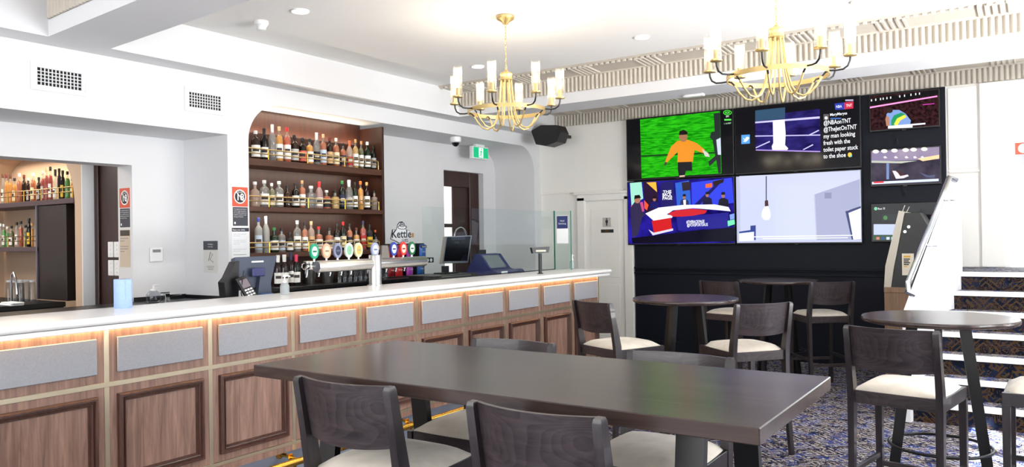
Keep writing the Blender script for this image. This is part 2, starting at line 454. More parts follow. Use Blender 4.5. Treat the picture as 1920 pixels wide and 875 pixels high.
# fluted plaster cornices
fl = MB(); n_ = 8
prof = [(-.0225 + .045 * i / n_, -.017 * math.sin(PI * i / n_) - .004) for i in range(n_ + 1)]
fl.prism([(-.0225, .004)] + prof + [(.0225, .004)], 'Z', 0, .15)
FLUTE = fl.build('flute', TAUPE, smooth=50)
DENT = MB().box(-.017, .017, -.02, .0, -.022, 0, .004).build('dentil', TAUPE)
RIB = MB().prism([(-.012, .0), (-.008, -.014), (.008, -.014), (.012, .0)], 'Y', -.15, .15).build('rib', TAUPE)
def cornice(name, Y, x0, x1, slope=0.0, cove=True):
    t = MB()
    if cove:
        t.prism([(Y, 3.062), (Y - .006, 3.062), (Y - .006, 3.208), (Y - .03, 3.212), (Y - .035, 3.222), (Y - .06, 3.226), (Y - .33, 3.238), (Y - .36, 3.238), (Y - .39, ZC), (Y, ZC)], 'X', x0, x1)
    else:
        t.prism([(x0, Y), (x1, Y + slope * (x1 - x0)), (x1, Y + slope * (x1 - x0) - .006), (x0, Y - .006)], 'Z', 3.062, ZC)
    o = struct(t.build(name, TAUPE))
    n = int((x1 - x0) / .049)
    for i in range(n):
        xx = x0 + (i + .5) * .049
        c = inst(FLUTE, o, (xx, Y + slope * (xx - x0) - .004, 3.062)); c.rotation_euler = (0, 0, math.atan(slope))
    if cove:
        for i in range(int((x1 - x0) / .062)):
            inst(DENT, o, (x0 + (i + .5) * .062, Y - .345, 3.24))
        g = x0 + .25
        while g < x1 - .3:
            for j in range(5): c = inst(RIB, o, (g + j * .05, Y - .195, 3.2325)); c.rotation_euler = (math.radians(-2.5), 0, 0)
            g += .72
    return o
cornice('trim_4', 7.252, -5.617, .75)
cornice('trim_5', YW, -5.617, .75)
cornice('trim_6', 2.645, -5.60, -3.2, slope=-(.625 / 8.617), cove=False)
for o in (FLUTE, DENT, RIB): bpy.data.objects.remove(o)

# dark feature panel behind the screens, rails and skirting
fp = struct(MB().box(-4.40, -.76, YW - .03, YW, 0, 3.055).build('wall_back_feature_panel', NAVY))
r_ = MB()
for z, h, d in ((1.085, .022, .03), (1.055, .012, .02), (1.02, .022, .028)): r_.box(-4.40, -.76, YW - .03 - d, YW - .03, z - h / 2, z + h / 2, .004)
struct(r_.build('trim_9', NAVY))
struct(MB().box(-4.40, -.76, YW - .055, YW - .03, 0, .14, .006).build('baseboard_back', NAVY))
struct(MB().box(-5.86, -4.55, YW - .03, YW, 2.115, 2.14, .006).box(-.74, -.45, YW - .02, YW, 2.13, 2.15, .005).build('trim_7', CREAM))
struct(MB().box(-.45, -.235, YW - .035, YW, 1.13, 3.055, .006).box(-.74, -.47, YW - .012, YW, 1.13, 2.12, .004).box(-.74, -.47, YW - .012, YW, 2.17, 3.04, .004).build('trim_8', CREAM))
# restroom door
d1 = struct(MB().box(-5.13, -4.545, YW - .03, YW, 0, 1.99).build('door_1', CREAM))
fr_ = MB().box(-5.26, -5.13, YW - .06, YW, 0, 2.05, .012).box(-4.545, -4.41, YW - .06, YW, 0, 2.05, .012).box(-5.26, -4.41, YW - .06, YW, 1.99, 2.10, .012).box(-5.30, -4.40, YW - .08, YW, 2.08, 2.115, .01)
fr_.build('architrave', CREAM, d1)
for z0, z1 in ((.15, .85), (.95, 1.88)):
    MB().box(-5.05, -4.62, YW - .036, YW - .03, z0, z1, .004).build('panel', CREAM, d1)
MB().lathe([(.012, 0), (.012, .04), (.026, .045), (.026, .07), (.01, .075)], 12, (-5.08, YW - .105, 1.0), 'Y').build('knob', BRASS, d1)
# landing doorway: timber frame and an open glass leaf with a sign
d2 = struct(MB().box(-.235, -.19, YW - .02, YW + .16, 1.13, 3.05).box(.855, .9, YW - .02, YW + .16, 1.13, 3.05).box(-.19, .855, YW - .02, YW + .16, 3.0, 3.05).build('door_2', WHITEP))
MB().box(-.19, .855, YW + .10, YW + .11, 1.14, 3.0).build('pane', PANE, d2)

# mahogany door in the back wall right of the spirits shelf (glazed, in a reveal)
d3 = struct(MB().box(-6.70, -6.75, 8.10, 9.0, 0, 2.43).build('door_3', DOORW))
fr3 = MB().box(-6.63, -6.70, 8.10, 8.16, 0, 2.43, .006).box(-6.63, -6.70, 8.78, 9.0, 0, 2.43, .006).box(-6.63, -6.70, 8.16, 8.78, 2.22, 2.43, .006).box(-6.66, -6.70, 8.42, 8.78, 0, 2.22, .004).box(-6.66, -6.70, 8.16, 8.42, 1.66, 1.71).box(-6.66, -6.70, 8.16, 8.42, 0, .9)
fr3.build('door_frame', DOORW, d3)
for z0, z1 in ((1.71, 2.22), (.9, 1.66)):
    MB().box(-6.675, -6.69, 8.18, 8.42, z0, z1).build('pane', emis('daylit_frosted_pane', (255, 246, 238), 1.0), d3)

# ------------------------------------------------------------------ the other bar room seen through the alcove opening
YN = 3.65
wo = MB()
nx0, nx1, nr = -9.6, -7.30, .55     # arched shelf niche in a wall that faces the viewer
top = 2.42
wo.prism([(-11, 0), (nx0, 0), (nx0, top - nr)] + [(nx0 + nr - nr * math.cos(a), top - nr + nr * math.sin(a)) for a in [PI / 2 * i / 10 for i in range(11)]] +
         [(nx1 - nr + nr * math.sin(a), top - nr + nr * math.cos(a)) for a in [PI / 2 * i / 10 for i in range(11)]] + [(nx1, 0), (-7.18, 0), (-7.18, 2.9), (-11, 2.9)], 'Y', YN, 4.02)
wo.box(-11, -6.75, 4.02, 4.1, 0, 2.9)
struct(wo.build('wall_other_room', TAN, smooth=40))
struct(MB().box(-7.18, -7.165, YN - .001, 3.80, 0, 2.9).box(-11, -10.9, -2.5, YN, 0, 2.9).box(-11, -6.75, -2.7, -2.5, 0, 2.9).build('wall_other_side', WALL))
struct(MB().box(-11, -6.75, -2.5, 4.02, 2.75, 2.85).build('ceiling_other_room', CEIL))
d4 = struct(MB().box(-7.165, -6.75, 3.775, 3.80, 0, 2.60).build('door_4', DOORW))
MB().box(-7.165, -7.10, 3.755, 3.775, 0, 2.6, .004).build('door_frame', DOORW, d4)
area('other_room_lamp', (-8.6, 2.2, 2.7), (0, 0, 0), 2.2, 1.6, 55, (1, .9, .78))
area('niche_led', (-8.45, 3.82, 2.38), (0, 0, 0), 1.6, .1, 7, (1, .82, .6))

# skirting on the bar-side column
struct(MB().box(XB, XB + .015, 4.25, 4.47, 0, .12).build('baseboard_left', WALL))

# ------------------------------------------------------------------ staircase to the landing
st = thing('staircase', 'carpeted staircase with white nosings rising to the bright landing', 'staircase', (1.0, 8.25, 0))
RI = 1.13 / 7.0
def stx(Y): return -.60 - (8.25 - Y) * .17
for i in range(7):
    z = 1.13 - RI * i; Y = 8.25 - .225 * i; Y1 = YW - .04 if i == 0 else Y + .225
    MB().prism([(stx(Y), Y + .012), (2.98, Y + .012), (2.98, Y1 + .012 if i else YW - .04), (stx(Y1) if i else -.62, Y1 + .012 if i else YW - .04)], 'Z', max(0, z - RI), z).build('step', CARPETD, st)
    MB().prism([(stx(Y), Y + .045), (2.98, Y + .045), (2.98, Y + .012), (stx(Y), Y + .012)], 'Z', z, z + .004).prism([(stx(Y), Y + .011), (2.98, Y + .011), (2.98, Y - .012), (stx(Y), Y - .012)], 'Z', z - .036, z + .004).build('nosing', WHITEP, st)
for i in range(7):   # lighter carpet on the treads
    z = 1.13 - RI * i; Y = 8.25 - .225 * i; Y1 = YW - .04 if i == 0 else Y + .225
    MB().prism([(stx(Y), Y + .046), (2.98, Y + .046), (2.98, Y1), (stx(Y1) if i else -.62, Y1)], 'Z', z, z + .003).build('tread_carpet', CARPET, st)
# balustrade panel: solid white wedge with sloped top
A_ = Vector((-.64, 8.10, 0)); B_ = Vector((-.875, 6.86, 0))
bt = thing('stair_balustrade', 'solid white balustrade panel beside the stairs with a steel handrail', 'balustrade', tuple((A_ + B_) / 2))
dn = (B_ - A_).normalized(); nn = Vector((-dn.y, dn.x, 0)).normalized() * .05
C_ = A_ - dn * .22
vsb = []
for off in (Vector((0, 0, 0)), nn):
    for p, z in ((C_, 0), (B_, 0), (B_, .86), (A_, 1.90), (C_, 1.86)): vsb.append(p + off + Vector((0, 0, z)))
bb = MB(); bb.add(vsb, [(0, 1, 2, 3, 4), (9, 8, 7, 6, 5)] + [(i, (i + 1) % 5, 5 + (i + 1) % 5, 5 + i) for i in range(5)])
bb.build('panel', WALL, bt)
hr = MB(); o1 = Vector((-.045, 0, 0))
P1 = py(1780, 333, 8.05); P2 = py(1703, 530, 6.93); P3 = P2 + Vector((-.004, -.02, -.07)); P4 = P3 + Vector((.05, .01, -.03))
hr.tube([P1 + Vector((.05, .06, -.02)), P1, P1.lerp(P2, .5), P2, P3, P4], .024, 10)
hr.build('handrail', CHROME, bt, smooth=50)
for t in (.18, .62):
    p = P1.lerp(P2, t); MB().tube([p, p + Vector((.015, 0, -.05)), p + Vector((.09, .01, -.05))], .007, 6).build('rail_bracket', CHROME, bt, smooth=50)

# ------------------------------------------------------------------ the bar
FX, Y0B, PITCHB = -3.90, 2.097, .5945        # face plane, first metal strip, bay pitch
YE = Y0B + 9 * PITCHB                        # far end of the bar
bar = thing('bar_counter', 'long walnut bar front with grey felt panels and framed squares', 'bar', (FX - .1, 4.4, 0))
MB().box(FX - .03, FX - .30, .3, YE, .19, 1.09).build('carcass', BARWOOD, bar)
MB().box(FX - .06, FX - .28, .3, YE - .02, 0, .19).build('kickboard', KICK, bar)
MB().box(FX - .30, FX - .03, YE - .001, YE + .018, .0, 1.09, .003).build('end_panel', BARWOOD, bar)
HS = [(.238, .010), (.80, .0125)]
panel_m = {}
def placed(key, maker, loc, name, parent):
    """first use builds the mesh, later uses share it"""
    if key not in panel_m:
        o = maker(); panel_m[key] = o.data
    else:
        o = bpy.data.objects.new(name, panel_m[key]); COL.objects.link(o)
    o.parent = parent; o.location = Vector(loc) - wloc(parent); return o
def frame_ring(steps, w, h):
    """moulded frame in the y-z plane, facing +x: steps = (inset, height)"""
    b = MB()
    rings = [[(x, s, s2) for s, s2 in ((-w / 2 + i, i), (w / 2 - i, i), (w / 2 - i, h - i), (-w / 2 + i, h - i))] for i, x in steps]
    vs = [p for r in rings for p in r]; fs = []
    for i in range(len(rings) - 1):
        for k in range(4): fs.append((i * 4 + k, i * 4 + (k + 1) % 4, (i + 1) * 4 + (k + 1) % 4, (i + 1) * 4 + k))
    return b.add(vs, fs)
for kk in range(-3, 9):
    ya = Y0B + kk * PITCHB; yc = ya + PITCHB / 2
    wv = PITCHB - .006
    placed('up', lambda: MB().box(-.03, 0, -wv / 2, wv / 2, .813, 1.09).build('upper_panel', BARWOOD), (FX, yc, 0), 'upper_panel', bar)
    placed('sq', lambda: MB().box(-.03, 0, -wv / 2, wv / 2, .25, .787).build('lower_panel', BARWOOD), (FX, yc, 0), 'lower_panel', bar)
    placed('lo', lambda: MB().box(-.03, 0, -wv / 2, wv / 2, .19, .227).build('base_panel', BARWOOD), (FX, yc, 0), 'base_panel', bar)
    placed('ft', lambda: MB().box(0, .014, -.245, .245, .858, 1.037, .003).build('felt_panel', GREYFELT), (FX, yc, 0), 'felt_panel', bar)
    placed('fm', lambda: frame_ring([(0, 0), (.001, .02), (.007, .03), (.016, .03), (.021, .016), (.025, .016), (.029, .022), (.034, .02), (.037, .008), (.042, .008), (.045, 0)], .49, .455).build('moulded_frame', MOULD), (FX, yc, .293), 'moulded_frame', bar)
for kk in range(-2, 10):
    ya = Y0B + kk * PITCHB
    placed('vs', lambda: MB().box(-.02, .003, -.0125, .0125, .19, 1.09, .001).build('metal_strip', STRIP), (FX, ya - (.012 if kk == 9 else 0), 0), 'metal_strip', bar)
for z, hh in HS: MB().box(FX - .02, FX + .004, .3, YE, z - hh, z + hh, .001).build('metal_strip', STRIP, bar)
LEDM = emis('warm_led', (255, 208, 145), 36.0)
MB().box(FX + .010, FX + .02, .3, YE - .02, 1.0905, 1.0945).build('led_strip', LEDM, bar)
# counter top
ct = MB(); xf, xk = -3.775, -4.30
pf = [(xf - .045, 1.115)] + [(xf - .022 + .022 * math.cos(a), 1.135 + .02 * math.sin(a)) for a in [-PI / 2 + PI * i / 8 for i in range(9)]] + [(xk, 1.155), (xk, 1.10), (xf - .045, 1.10)]
ct.prism(pf, 'Y', .3, YE + .07)
cto = tag(ct.build('countertop', COUNTER, origin=(-4.05, 4.0, 1.10), smooth=35), 'white stone countertop with rounded front edge along the bar', 'countertop')
MB().box(xf - .012, xf - .05, .3, YE + .05, 1.088, 1.112, .003).build('edge_strip', WHITEP, cto)
# black service bench behind the counter
sb = thing('service_bench', 'black service bench running behind the white counter', 'bench', (-4.6, 4.3, 0))
MB().box(-4.31, -4.92, .3, YE + .02, 1.045, 1.075, .004).build('bench_top', BLACK, sb)
MB().box(-4.32, -4.88, .3, YE, 0, 1.045).build('carcass', BLACK, sb)
# foot rail
fr = thing('foot_rail', 'polished brass foot rail on brackets along the bar base', 'rail', (-3.80, 4.3, 0))
MB().tube([(-3.79, .3, .15), (-3.79, YE - .05, .15)], .022, 12).build('rail', BRASSP, fr, smooth=60)
for y in (1.2, 2.25, 3.22, 4.3, 5.35, 6.4, 7.2):
    b = MB().lathe([(.03, 0), (.03, .006), (.012, .012), (.012, .1), (.02, .105)], 12, (-3.96, y, .17), 'X')
    b.box(-3.87, -3.785, y - .012, y + .012, .13, .17, .004).tube([(-3.81, y, .15), (-3.84, y, .02), (-3.86, y, 0)], .01, 8)
    b.build('bracket', BRASSP, fr, smooth=50)

# ------------------------------------------------------------------ spirits shelf in the arch
sh = thing('spirits_shelf', 'walnut spirits shelving with three boards and brass gallery rails', 'shelf', (-6.03, 5.34, 1.10))
MB().box(-6.19, -6.21, 4.475, 6.19, 1.10, 2.775).build('back_panel', SHELFW, sh)
MB().box(-5.86, -6.21, 6.19, 6.222, 1.10, 2.735, .002).build('side_panel', SHELFW, sh)
SHZ = [(2.265, .062), (1.828, .045), (1.402, .045)]
for z, t in SHZ:
    MB().box(-5.865, -6.19, 4.475, 6.19, z - t, z, .002).build('shelf_board', SHELFB, sh)
    g = MB()
    for zz in (.052, .095):
        g.tube([(-5.885, 4.478, z + zz), (-5.885, 6.13, z + zz)] + ([(-5.885, 6.15, z + zz - .01), (-5.885, 6.155, z + .03)] if zz > .06 else []), .006, 6)
    ro = g.build('gallery_rail', GOLDP, sh, smooth=60)
    for y in (4.70, 5.17, 5.66, 6.155): MB().cyl((-5.885, y, z), .006, .098 if y < 6.1 else .09, 8).build('post', BRASSP, ro, smooth=60)
area('shelf_top_led', (-6.06, 5.3, 2.765), (0, 0, 0), .2, 1.4, 4, (1, .86, .68))
area('shelf_cove_led', (-6.15, 5.33, 2.55), (rd(180), 0, 0), .03, 1.6, 5, (1, .86, .66))
for z, t in SHZ[:2]: area('shelf_led', (-5.95, 5.33, z - t - .01), (0, math.radians(25), 0), .04, 1.6, 2.2, (1, .87, .7))
# black back bar counter below
bc = thing('back_counter', 'black back counter below the spirits shelving', 'counter', (-5.9, 5.9, 0))
MB().box(-5.5, -6.54, 4.48, 6.7, 1.06, 1.098, .005).build('top', BLACK, bc)
MB().box(-5.56, -6.5, 4.48, 6.68, 0, 1.06).build('carcass', BLACK, bc)
for i in range(3): MB().box(-5.54, -5.56, 4.52 + i * .72, 5.2 + i * .72, .12, 1.03, .004).build('door', BLKP, bc)
ac = thing('alcove_counter', 'black sink counter with low upstand in the white alcove', 'counter', (-6.2, 2.3, 0))
MB().box(-5.86, -6.51, .2, 4.24, .96, 1.0, .004).build('top', BLACK, ac)
MB().box(-5.9, -6.5, .2, 4.22, 0, .96).build('carcass', BLACK, ac)
MB().box(-6.50, -6.518, 3.752, 4.24, 1.0, 1.035).box(-5.87, -6.5, 4.235, 4.247, 1.0, 1.03).build('upstand', BLACK, ac)
MB().box(-6.53, -6.75, 3.735, 3.748, .96, 1.035).build('upstand', BLACK, ac)

# ------------------------------------------------------------------ bottles
BC = {'amber': ((188, 88, 10), .55), 'gold': ((232, 158, 24), .5), 'dark': ((38, 16, 9), .8), 'brown': ((106, 46, 14), .7), 'clear': ((226, 228, 226), .12),
      'orange': ((200, 72, 14), .55), 'green': ((28, 84, 42), .55), 'lime': ((60, 170, 60), .5), 'red': ((176, 28, 26), .6), 'frost': ((218, 216, 210), .65),
      'black': ((14, 14, 16), .9), 'dgreen': ((22, 40, 26), .8), 'pale': ((206, 170, 90), .35), 'peach': ((220, 186, 160), .3), 'wine': ((74, 14, 24), .75), 'pink': ((214, 170, 168), .3), 'olive': ((96, 100, 40), .5)}
CC = {'black': (18, 18, 20), 'red': (190, 30, 34), 'tan': (206, 176, 132), 'white': (232, 230, 226), 'maroon': (104, 28, 34), 'copper': (184, 100, 62), 'cork': (196, 150, 96),
      'blue': (36, 52, 130), 'green': (40, 120, 56), 'silver': (196, 198, 200), 'clear': (220, 222, 224), 'orange': (216, 100, 40), 'brown': (90, 44, 26), 'navy': (28, 30, 66), 'pink': (214, 44, 84)}
LC = {'white': (238, 236, 230), 'cream': (232, 216, 178), 'black': (26, 26, 30), 'red': (176, 40, 38), 'salmon': (226, 110, 90), 'blue': (190, 204, 222), 'yellow': (226, 190, 60), 'grey': (186, 184, 180), 'tan': (206, 168, 120), 'none': None, 'navy': (34, 40, 72)}
COLN = {'amber': 'amber', 'gold': 'golden', 'dark': 'dark brown', 'brown': 'brown', 'clear': 'clear glass', 'orange': 'orange-brown', 'green': 'green', 'lime': 'bright green', 'red': 'red', 'frost': 'frosted white',
        'black': 'black', 'dgreen': 'dark green', 'pale': 'pale gold', 'peach': 'pale peach', 'wine': 'dark red', 'pink': 'pale pink', 'olive': 'olive green'}
ORD = ['first', 'second', 'third', 'fourth', 'fifth', 'sixth', 'seventh', 'eighth', 'ninth', 'tenth', 'eleventh', 'twelfth', 'thirteenth', 'fourteenth', 'fifteenth', 'sixteenth', 'seventeenth', 'eighteenth', 'nineteenth', 'twentieth']
def bottle_glass(c):
    if c in ('amber', 'gold', 'orange', 'pale', 'red', 'olive', 'lime'): return glass('bottle_glass_flint', (238, 236, 228), .05, alpha=.08, fres=1.4)
    return glass('bottle_glass_' + c, tuple(min(255, int(v * .6 + 255 * .4 * (1 if c in ('clear', 'pale', 'pink', 'peach') else .5))) for v in BC[c][0]), .05, alpha=BC[c][1] if c in ('frost', 'black', 'clear', 'pink', 'peach') else .12, fres=1.45)
def bottle(loc, h, wd, shape, col, cap, lab, label, group):
    r = wd / 2; t = thing('bottle', label, 'bottle', loc, 0, group)
    cap_h = h * .12; nr_ = max(.010, r * .34)
    if shape == 'std':   zs, zn = .64 * h, .78 * h
    elif shape == 'round': zs, zn = .56 * h, .72 * h
    elif shape == 'tall':  zs, zn = .55 * h, .80 * h
    elif shape == 'wine':  zs, zn = .58 * h, .72 * h; nr_ = .0145
    else: zs, zn = .62 * h, .70 * h            # squat
    pr = [(r * .9, 0), (r, .008)]
    if shape == 'round': pr += [(r * 1.0, .2 * h), (r * 1.04, .38 * h), (r * .9, zs)]
    else: pr += [(r, zs)]
    pr += [(r * .92, zs + (zn - zs) * .35), (nr_ * 1.5, zs + (zn - zs) * .85), (nr_, zn), (nr_, h - cap_h * .9)]
    MB().lathe(pr, 14).build('glass', bottle_glass(col), t, smooth=50, local=True)
    if col not in ('clear', 'frost', 'black', 'pink', 'peach') :      # contents
        lv = zs * .97
        MB().lathe([(r * .8, .006), (r * .92, .012), (r * .92 if shape != 'round' else r * .96, lv * .93), (r * .8, zs + (zn - zs) * .35), (nr_ * 1.1, zs + (zn - zs) * .8)], 12).build('liquid', mat('liquor_' + col, BC[col][0], .15), t, smooth=40, local=True)
    cb = [(nr_ * 1.2, h - cap_h), (nr_ * 1.25, h - .004), (nr_ * 1.05, h)]
    if shape in ('tall', 'wine'): cb = [(nr_ * 1.12, h - cap_h * 1.9)] + cb[1:]
    MB().lathe(cb, 10).build('cap', mat('cap_' + cap, CC[cap], .4), t, smooth=40, local=True)
    if LC[lab]:
        a0, a1 = -1.15, 1.15; seg = 8; z0, z1 = .10 * h, (zs / h - .14) * h; rr = r * 1.012 if shape != 'round' else r * 1.06
        vs = []; fs = []
        for z in (z0, z1):
            for i in range(seg + 1):
                a = a0 + (a1 - a0) * i / seg - .55; vs.append((rr * math.cos(a), rr * math.sin(a), z))
        for i in range(seg): fs.append((i, i + 1, seg + 2 + i, seg + 1 + i))
        lo = MB().add(vs, fs).build('paper_label', mat('paper_' + lab, LC[lab], .7), t, smooth=60, local=True)
        vs = []; fs = []
        for (za, zb) in ((.45, .72),):
            k0 = len(vs)
            for z in (z0 + (z1 - z0) * za, z0 + (z1 - z0) * zb):
                for i in range(seg + 1):
                    a = a0 * .6 + (a1 - a0) * .6 * i / seg - .55; vs.append((rr * 1.006 * math.cos(a), rr * 1.006 * math.sin(a), z))
            for i in range(seg): fs.append((k0 + i, k0 + i + 1, k0 + seg + 2 + i, k0 + seg + 1 + i))
        MB().add(vs, fs).build('label_print', mat('print_dark', (60, 52, 50), .7) if lab not in ('black', 'navy', 'red') else mat('print_light', (200, 190, 170), .7), lo, smooth=60, local=True)
    t.rotation_euler = (0, 0, random.uniform(-.12, .12))
    return t
S1 = [(82, 155, 46, 'std', 'brown', 'clear', 'white'), (127, 143, 42, 'tall', 'dark', 'black', 'white'), (170, 122, 38, 'tall', 'clear', 'clear', 'none'), (207, 133, 38, 'std', 'gold', 'tan', 'white'),
      (248, 138, 38, 'std', 'orange', 'red', 'white'), (288, 178, 42, 'std', 'brown', 'black', 'grey'), (330, 193, 38, 'std', 'dark', 'black', 'salmon'), (368, 198, 38, 'std', 'gold', 'black', 'white'),
      (405, 165, 36, 'tall', 'clear', 'clear', 'black'), (440, 173, 33, 'std', 'amber', 'tan', 'blue'), (474, 190, 34, 'std', 'brown', 'maroon', 'tan'), (508, 194, 34, 'std', 'amber', 'white', 'cream'),
      (545, 222, 32, 'std', 'amber', 'black', 'navy'), (579, 207, 34, 'tall', 'peach', 'copper', 'red'), (611, 200, 30, 'std', 'pale', 'cork', 'white'), (641, 210, 25, 'std', 'olive', 'cork', 'white'),
      (673, 214, 33, 'std', 'green', 'white', 'white'), (705, 235, 27, 'std', 'dgreen', 'black', 'grey')]
S2 = [(78, 425, 48, 'round', 'peach', 'clear', 'none'), (128, 417, 48, 'std', 'clear', 'silver', 'white'), (167, 432, 34, 'std', 'olive', 'white', 'cream'), (206, 422, 44, 'std', 'clear', 'white', 'white'),
      (250, 445, 40, 'round', 'brown', 'black', 'none'), (293, 433, 38, 'std', 'dark', 'black', 'white'), (328, 418, 34, 'std', 'amber', 'cork', 'white'), (375, 447, 56, 'round', 'clear', 'clear', 'none'),
      (418, 425, 38, 'tall', 'pink', 'red', 'white'), (457, 470, 44, 'squat', 'orange', 'clear', 'black'), (503, 473, 44, 'squat', 'pale', 'black', 'none'), (540, 420, 34, 'std', 'dgreen', 'green', 'navy'),
      (576, 416, 40, 'tall', 'clear', 'clear', 'grey'), (608, 427, 28, 'std', 'green', 'black', 'white'), (637, 422, 31, 'std', 'gold', 'orange', 'none'), (670, 428, 33, 'std', 'wine', 'cork', 'white'), (710, 473, 34, 'squat', 'peach', 'black', 'none')]
S3 = [(97, 615, 38, 'std', 'frost', 'blue', 'blue'), (136, 607, 36, 'tall', 'frost', 'silver', 'none'), (180, 667, 44, 'squat', 'green', 'green', 'white'), (220, 672, 38, 'std', 'clear', 'black', 'blue'),
      (262, 692, 36, 'squat', 'black', 'black', 'white'), (302, 630, 38, 'std', 'clear', 'white', 'white'), (342, 640, 33, 'std', 'amber', 'black', 'white'), (376, 634, 34, 'std', 'peach', 'tan', 'tan'),
      (416, 662, 40, 'squat', 'amber', 'red', 'white'), (472, 670, 44, 'squat', 'amber', 'black', 'grey'), (512, 648, 34, 'std', 'dark', 'black', 'white'), (545, 637, 32, 'std', 'dgreen', 'red', 'cream'),
      (579, 647, 32, 'std', 'amber', 'black', 'black'), (615, 668, 33, 'squat', 'gold', 'brown', 'white'), (651, 632, 33, 'std', 'red', 'navy', 'red'), (685, 650, 33, 'std', 'black', 'black', 'yellow'), (716, 680, 29, 'std', 'dark', 'orange', 'white')]
for rows, z, nm in ((S1, SHZ[0][0], 'top'), (S2, SHZ[1][0], 'middle'), (S3, SHZ[2][0], 'lowest')):
    for i, (zx, zy, zw, shp, col, cap, lab) in enumerate(rows):
        X = -5.975; p = px(450 + zx / 2.823, 190 + zy / 2.823, X)
        dep = (Vector((X, p.y, z)) - EYE).dot(Fv)
        wd = zw / 2.823 / FPX * dep * 1.06
        hh = p.z - z
        bottle((X, p.y, z), hh, min(wd, .115), shp, col, cap, lab, '%s bottle with %s cap, %s from the left on the %s shelf' % (COLN[col], cap, ORD[i], nm), 'spirits on the walnut shelves')

# ------------------------------------------------------------------ bar stools and tables
def make_stool(label, loc, rz, group):
    """seat front towards local +y"""
    t = thing('bar_stool', label, 'bar stool', loc, rz, group)
    wd, sd, sz = .205, .205, .655
    for s in (-1, 1):
        MB().bar((s * wd, sd, 0), (s * wd, sd, sz), .030, .030, (0, 1, 0), .036, .036).build('front_leg', WENGEL, t, local=True)
        pts = [(s * (wd + .006), -sd - .045, 0), (s * wd, -sd - .012, .35), (s * wd, -sd, sz), (s * wd, -sd - .004, .74), (s * wd, -sd - .03, .88), (s * wd, -sd - .060, 1.034), (s * wd, -sd - .061, 1.047)]
        sec = [[(-a / 2, -b / 2), (a / 2, -b / 2), (a / 2, b / 2), (-a / 2, b / 2)] for a, b in ((.03, .028), (.03, .036), (.032, .052), (.032, .054), (.03, .044), (.028, .036), (.022, .026))]
        MB().sweep(pts, sec, (0, 1, 0)).build('back_leg', WENGEL, t, smooth=30, local=True)
    MB().box(-wd + .016, wd - .016, sd - .012, sd + .012, sz - .005, .715, .002).build('front_apron', WENGE, t, local=True)
    MB().box(-wd + .016, wd - .016, -sd - .012, -sd + .012, sz - .005, .715, .002).build('back_apron', WENGE, t, local=True)
    for s in (-1, 1): MB().box(s * wd - .013, s * wd + .013, -sd + .02, sd - .02 + .038, sz - .005, .715, .002).build('side_apron', WENGEL, t, local=True)
    # domed cushion
    b = MB(); n = 8; g = []
    for i in range(n + 1):
        for j in range(n + 1):
            u, v = -1 + 2 * i / n, -1 + 2 * j / n
            e = (1 - abs(u) ** 6) * (1 - abs(v) ** 6)
            k = 1 - .05 * (u * u * v * v)
            g.append((u * (wd + .008) * k, v * (sd + .012) * k, .713 + .036 * e ** .5 + .008 * (1 - u * u) * (1 - v * v)))
    fs = [(i * (n + 1) + j, (i + 1) * (n + 1) + j, (i + 1) * (n + 1) + j + 1, i * (n + 1) + j + 1) for i in range(n) for j in range(n)]
    lo = [(x, y, .711) for (x, y, z) in g]
    ring = [i * (n + 1) for i in range(n + 1)] + [n * (n + 1) + j for j in range(1, n + 1)] + [i * (n + 1) + n for i in range(n - 1, -1, -1)] + [j for j in range(n - 1, 0, -1)]
    k = len(g); b.add(g + [lo[i] for i in ring], fs + [(ring[i], ring[(i + 1) % len(ring)], k + (i + 1) % len(ring), k + i) for i in range(len(ring))] + [tuple(k + i for i in range(len(ring)))])
    b.build('seat_cushion', CREAMSEAT, t, smooth=60, local=True)
    # bowed plywood backrest
    b = MB(); n = 12; vs = []; fs = []
    for i in range(n + 1):
        u = -1 + 2 * i / n; x = u * (wd - .012); bow = -.045 * (1 - u * u)
        for (zz, off) in ((.838, -.012), (1.046, -.052)):
            z2 = zz + (-.012 * (1 - u * u) if zz < .9 else 0)
            for th in (.008, -.008): vs.append((x, -sd + off + bow + th, z2))
    for i in range(n):
        a = i * 4; c = a + 4
        fs += [(a, c, c + 2, a + 2), (a + 1, a + 3, c + 3, c + 1), (a + 2, c + 2, c + 3, a + 3), (a, a + 1, c + 1, c)]
    fs += [(0, 2, 3, 1), (n * 4, n * 4 + 1, n * 4 + 3, n * 4 + 2)]
    b.add(vs, fs).build('backrest', WENGE, t, smooth=40, local=True)
    MB().box(-wd + .013, wd - .013, sd - .011, sd + .011, .235, .262, .002).build('foot_bar', WENGE, t, local=True)
    MB().box(-wd + .013, wd - .013, -sd - .034, -sd - .012, .235, .262, .002).build('stretcher', WENGE, t, local=True)
    for s in (-1, 1): MB().box(s * wd - .010, s * wd + .010, -sd - .01, sd - .012, .285, .312, .002).build('stretcher', WENGEL, t, local=True)
    return t
GR = 'dark stools with cream seats'
rd = math.radians
t1 = pz(1284.5, 558, 1.03); t2 = pz(1458.5, 524.5, 1.03); t3 = pz(1758.5, 593.5, 1.03)
def back_at(pl, pr, z=1.052):
    """stool pose from the two top corners of its back (left and right as seen by the sitter turned away)"""
    a = pz(pl[0], pl[1], z); b = pz(pr[0], pr[1], z); c = (a + b) / 2; ang = math.atan2(b.y - a.y, b.x - a.x)
    o = Vector((-math.sin(ang), math.cos(ang), 0)) * .268
    return (c.x + o.x, c.y + o.y, 0), ang
p, a = (-1.95, 2.12, 0), rd(2)
st0 = make_stool('dark bar stool nearest the bar front, pushed under the near edge of the long table', (-1.925, 2.085, 0), rd(2), GR)
dup(st0, (-1.145, 2.055, 0), rd(0), 'dark bar stool in the front centre, its back against the long table edge', GR)
